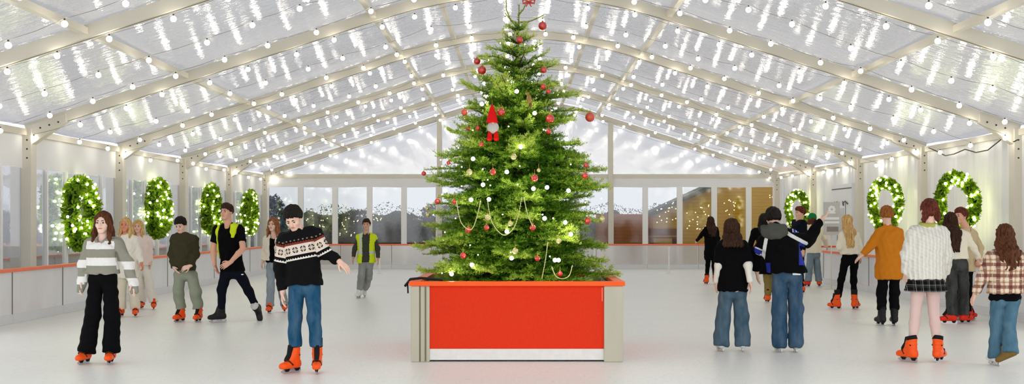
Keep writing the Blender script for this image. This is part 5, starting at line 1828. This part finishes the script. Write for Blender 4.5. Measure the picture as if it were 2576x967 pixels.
# 13 ---- two at the rear right
p = Person('boy with brown hair facing left in navy top, at the rear right wreath', 2010, 738, 520, rot=-75, seed=13, skin=(236, 186, 160), bw=.9,
           J=dict(hc=(2013, 537)))
p.build_body(); p.face_parts(BROWB); p.hair('short', HB_AUB, 0, 17, .014)
p.top('sweatshirt', NAVYC, .02); p.trousers(BLACKJ); p.skate('a', toes(-1, -.2), SK_OR, .16); p.skate('b', toes(-1, .1), SK_OR, .16)
p = Person('person in green beanie, cream jacket and jeans with a hand on the gate', 2046, 722, 537, rot=20, face=-1, seed=14,
           J=dict(hc=(2042, 551), nk=(2046, 566), sa=(2030, 576), sb=(2062, 576), eb=(2074, 600), wb=(2079, 619, .3), ea=(2026, 603), wa=(2030, 624), ha=(2040, 642), hb=(2053, 642), ka=(2036, 675), kb=(2056, 675), aa=(2033, 706), ab=(2060, 706)))
p.build_body(); p.hair('long', HB_AUB, .15, 18, front=True)
def bean(P):
    q = p.hq(P); d = ell2(q, (0, -.02, .045), (.095, .112, .098)); d = smax(d, -.0 - q[:, 2] + .0, .01); d = smin(d, cap(q, (-.05, -.02, .015), (.05, -.02, .015), .06, .06), .02)
    return smax(d, -.035 - q[:, 2], .01) * np.float32(p.hk)
p.cloth('beanie', bean, [p.hc - .1, p.hc + .14], GREENB, .004, .03)
p.top('jacket', CREAM, .04, hem=Zof(p, 637), rad=(.074, .068, .056))
p.trousers(denim('faded_blue_jeans', (122, 142, 156)), (.092, .08, .085), .97); p.skate('a', toes(-.3, .8), SK_RED, .12); p.skate('b', toes(.4, .8), SK_OR, .12)

# 14 ---- blonde, black leggings
p = Person('blonde woman in cream jumper, black leggings and orange skates, from behind', 2134, 779, 539, rot=14, face=-1, seed=15, hyaw=12,
           J=dict(hc=(2130, 559), nk=(2134, 582), sa=(2119, 592), sb=(2153, 592), ea=(2112, 622), wa=(2122, 632, .2), eb=(2162, 620), wb=(2164, 644), ha=(2127, 655), hb=(2149, 655), ka=(2116, 706), kb=(2147, 706), aa=(2107, 752, 0), ab=(2149, 756, 0)))
p.build_body(); p.hair('long', HB_BLOND, .46, 19, front=False)
p.top('jumper', OFFW, .03, hem=Zof(p, 640), rad=(.066, .06, .048)); p.trousers(BLACKC, (.086, .06, .05), .76, name='leggings')
p.skate('a', toes(-.5, .5), SK_OR, .2); p.skate('b', toes(.55, .6), SK_OR, .2)

# 15 ---- boy, orange coat
p = Person('boy with ginger brown hair in long orange coat and black trousers, from behind', 2236, 820, 518, face=-1, seed=16,
           J=dict(hc=(2230, 543), nk=(2233, 572), sa=(2212, 585), sb=(2259, 585), ea=(2189, 620), wa=(2170, 641, 0), eb=(2268, 636), wb=(2268, 680), ha=(2223, 690), hb=(2249, 690), ka=(2218, 735), kb=(2250, 735), aa=(2219, 790), ab=(2250, 790)))
p.build_body('ab', hdir=dict(a=np.array([-.7, 0, -.6]))); p.hair('short', HB_GING, 0, 20, .02)
p.top('coat', ORANGEC, .036, hem=Zof(p, 703), hemw=.205, rad=(.074, .066, .05), amp=.008, neck=.004)
p.trousers(BLACKJ, (.088, .072, .07), .74, amp=.009)
p.skate('a', toes(-.15, 1), SK_BK, .16, strap=False); p.skate('b', toes(.15, 1), SK_BK, .16, strap=False)

# 16 ---- woman, cable jumper and plaid skirt
p = Person('woman with auburn braids in white cable jumper, plaid skirt and pink tights', 2328, 912, 503, face=-1, seed=17, skin=(240, 196, 176),
           J=dict(hc=(2337, 532), nk=(2335, 568), sa=(2301, 588), sb=(2367, 588), ea=(2285, 642), eb=(2379, 642), wa=(2281, 688), wb=(2374, 690), ha=(2312, 712), hb=(2346, 712), ka=(2303, 785), kb=(2349, 785), aa=(2294, 868), ab=(2359, 868)))
p.build_body('ab', curl=dict(a=.4)); p.hair('braids', HB_AUB, 0, 21, .012)
p.top('jumper', cable_mat(), .045, hem=Zof(p, 703), hemw=.225, rad=(.086, .078, .06), end=.99, amp=.008, neck=.012)
m_ = MB(); n_ = p.nk + np.array([0, .0, .02])
m_.tube([n_ + np.array([.078 * math.cos(a), .07 * math.sin(a), -.01 + .012 * math.sin(a)]) for a in np.linspace(0, 2 * PI, 22)], .03, 8); m_.build('collar', M('lime_collar', (176, 176, 88), .85, .1), p.root, True)
hc_ = (p.ha + p.hb) / 2; z0, z1 = Zof(p, 698) + .05, Zof(p, 733)
n = 96; Vv = []
for j in range(8):
    t_ = j / 7; rw = .185 + .055 * t_; rd = .135 + .05 * t_
    for i in range(n):
        a = 2 * PI * i / n; pl_ = 1 + (.035 * t_) * math.sin(a * 16)
        Vv.append((hc_[0] + rw * pl_ * math.cos(a), hc_[1] + rd * pl_ * math.sin(a), z0 + (z1 - z0) * t_))
fc = [(j * n + i, j * n + (i + 1) % n, (j + 1) * n + (i + 1) % n, (j + 1) * n + i) for j in range(7) for i in range(n)]
mesh_np('skirt', Vv, fc, plaid_mat('black_grey_plaid', (22, 22, 22), (8, 8, 8), (70, 70, 68), (210, 208, 200), .07), p.root)
def tg(P):
    d = None
    for e, h_, k_, a_ in (('a', p.ha, p.ka, p.aa), ('b', p.hb, p.kb, p.ab)):
        x = smin(cap(P, h_, k_, .09, .058), cap(P, k_, k_ + (a_ - k_) * .3, .056, .06), .03); x = smin(x, cap(P, k_ + (a_ - k_) * .3, a_, .06, .04), .02)
        d = x if d is None else np.minimum(d, x)
    return d
p.cloth('tights', tg, [p.ha, p.hb, p.ka, p.kb, p.aa, p.ab], TIGHTS, .0)
for sd_, tv in (('a', toes(-.28, .5)), ('b', toes(.4, .5))): p.skate(sd_, tv, SK_OR, .17)

# 17, 18 ---- couple
p = Person('man in beige jacket facing left, close behind the woman with long dark hair', 2432, 806, 523, rot=-62, seed=18, skin=(232, 176, 150),
           J=dict(hc=(2417, 545), nk=(2430, 574), sa=(2422, 588, -.1), sb=(2446, 588, .15), eb=(2464, 625), wb=(2462, 650, -.1), ea=(2428, 625), wa=(2446, 650), ha=(2420, 684), hb=(2432, 684), ka=(2418, 730), kb=(2434, 730), aa=(2414, 780), ab=(2434, 782)))
p.build_body(); p.face_parts(BROWB); p.hair('short', HB_AUB, 0, 22, .014)
p.top('jacket', BEIGEJ, .03, rad=(.074, .066, .05)); p.trousers(BLACKJ, (.09, .07, .06), .93); p.skate('a', toes(-.8, -.5), SK_RED, .18); p.skate('b', toes(.7, .4), SK_RED, .18)
p = Person('woman with very long dark hair in cream top and charcoal jeans', 2406, 816, 532, face=-1, rot=0, seed=19, hyaw=-18,
           J=dict(hc=(2391, 556), nk=(2403, 580), sa=(2382, 592), sb=(2430, 591), eb=(2449, 624), wb=(2462, 650, .05), ea=(2378, 625), wa=(2376, 655), ha=(2395, 668), hb=(2420, 668), ka=(2393, 722), kb=(2424, 722), aa=(2395, 788), ab=(2423, 782, .1)))
p.build_body('ab', hdir=dict(b=np.array([.8, 0, -.3]))); p.hair('long', HB_DKBR, .48, 23, front=False)
p.top('cropped_top', OFFW, .026, hem=Zof(p, 652), rad=(.062, .055, .044)); p.trousers(denim('charcoal_jeans', (52, 54, 50), .1), (.096, .085, .09), .97)
p.skate('a', toes(-.8, .2), SK_RED, .16); p.skate('b', toes(.6, .3), SK_RED, .18)

# 19 ---- plaid shirt
p = Person('woman with brown hair in red and beige plaid shirt and flared jeans, rightmost skater', 2524, 921, 563, face=-1, rot=0, seed=20, lift=.05, hs=1.06, free='b',
           J=dict(hc=(2527, 594), nk=(2529, 632), sa=(2496, 648), sb=(2562, 648), ea=(2471, 698), wa=(2453, 740, .05), eb=(2584, 700), wb=(2590, 745), ha=(2511, 752), hb=(2545, 752), ka=(2507, 815), kb=(2539, 815, -.05), aa=(2506, 890), ab=(2541, 884, -.15)))
p.build_body('ab', curl=dict(a=.35)); p.hair('long', HB_BROWN, .37, 24, .016, front=False)
p.top('t_shirt', BLACKC, .02, hem=Zof(p, 757), hemw=.19, rad=(.05, .045, .036), end=.5)
p.top('plaid_shirt', plaid_mat('red_beige_plaid', (226, 202, 174), (98, 26, 28), (140, 84, 60), (244, 232, 210), .125), .05, hem=Zof(p, 738), hemw=.22, rad=(.08, .07, .055), amp=.008, neck=.004)
p.trousers(denim('flared_blue_jeans', (70, 112, 134)), (.098, .078, .098), 1.08)
p.skate('a', toes(-.1, 1), SK_WH, .1, trim=SK_STW, strap=False); p.skate('b', toes(-.85, .15, -.4), SK_BR, .12, strap=False, blade=False)
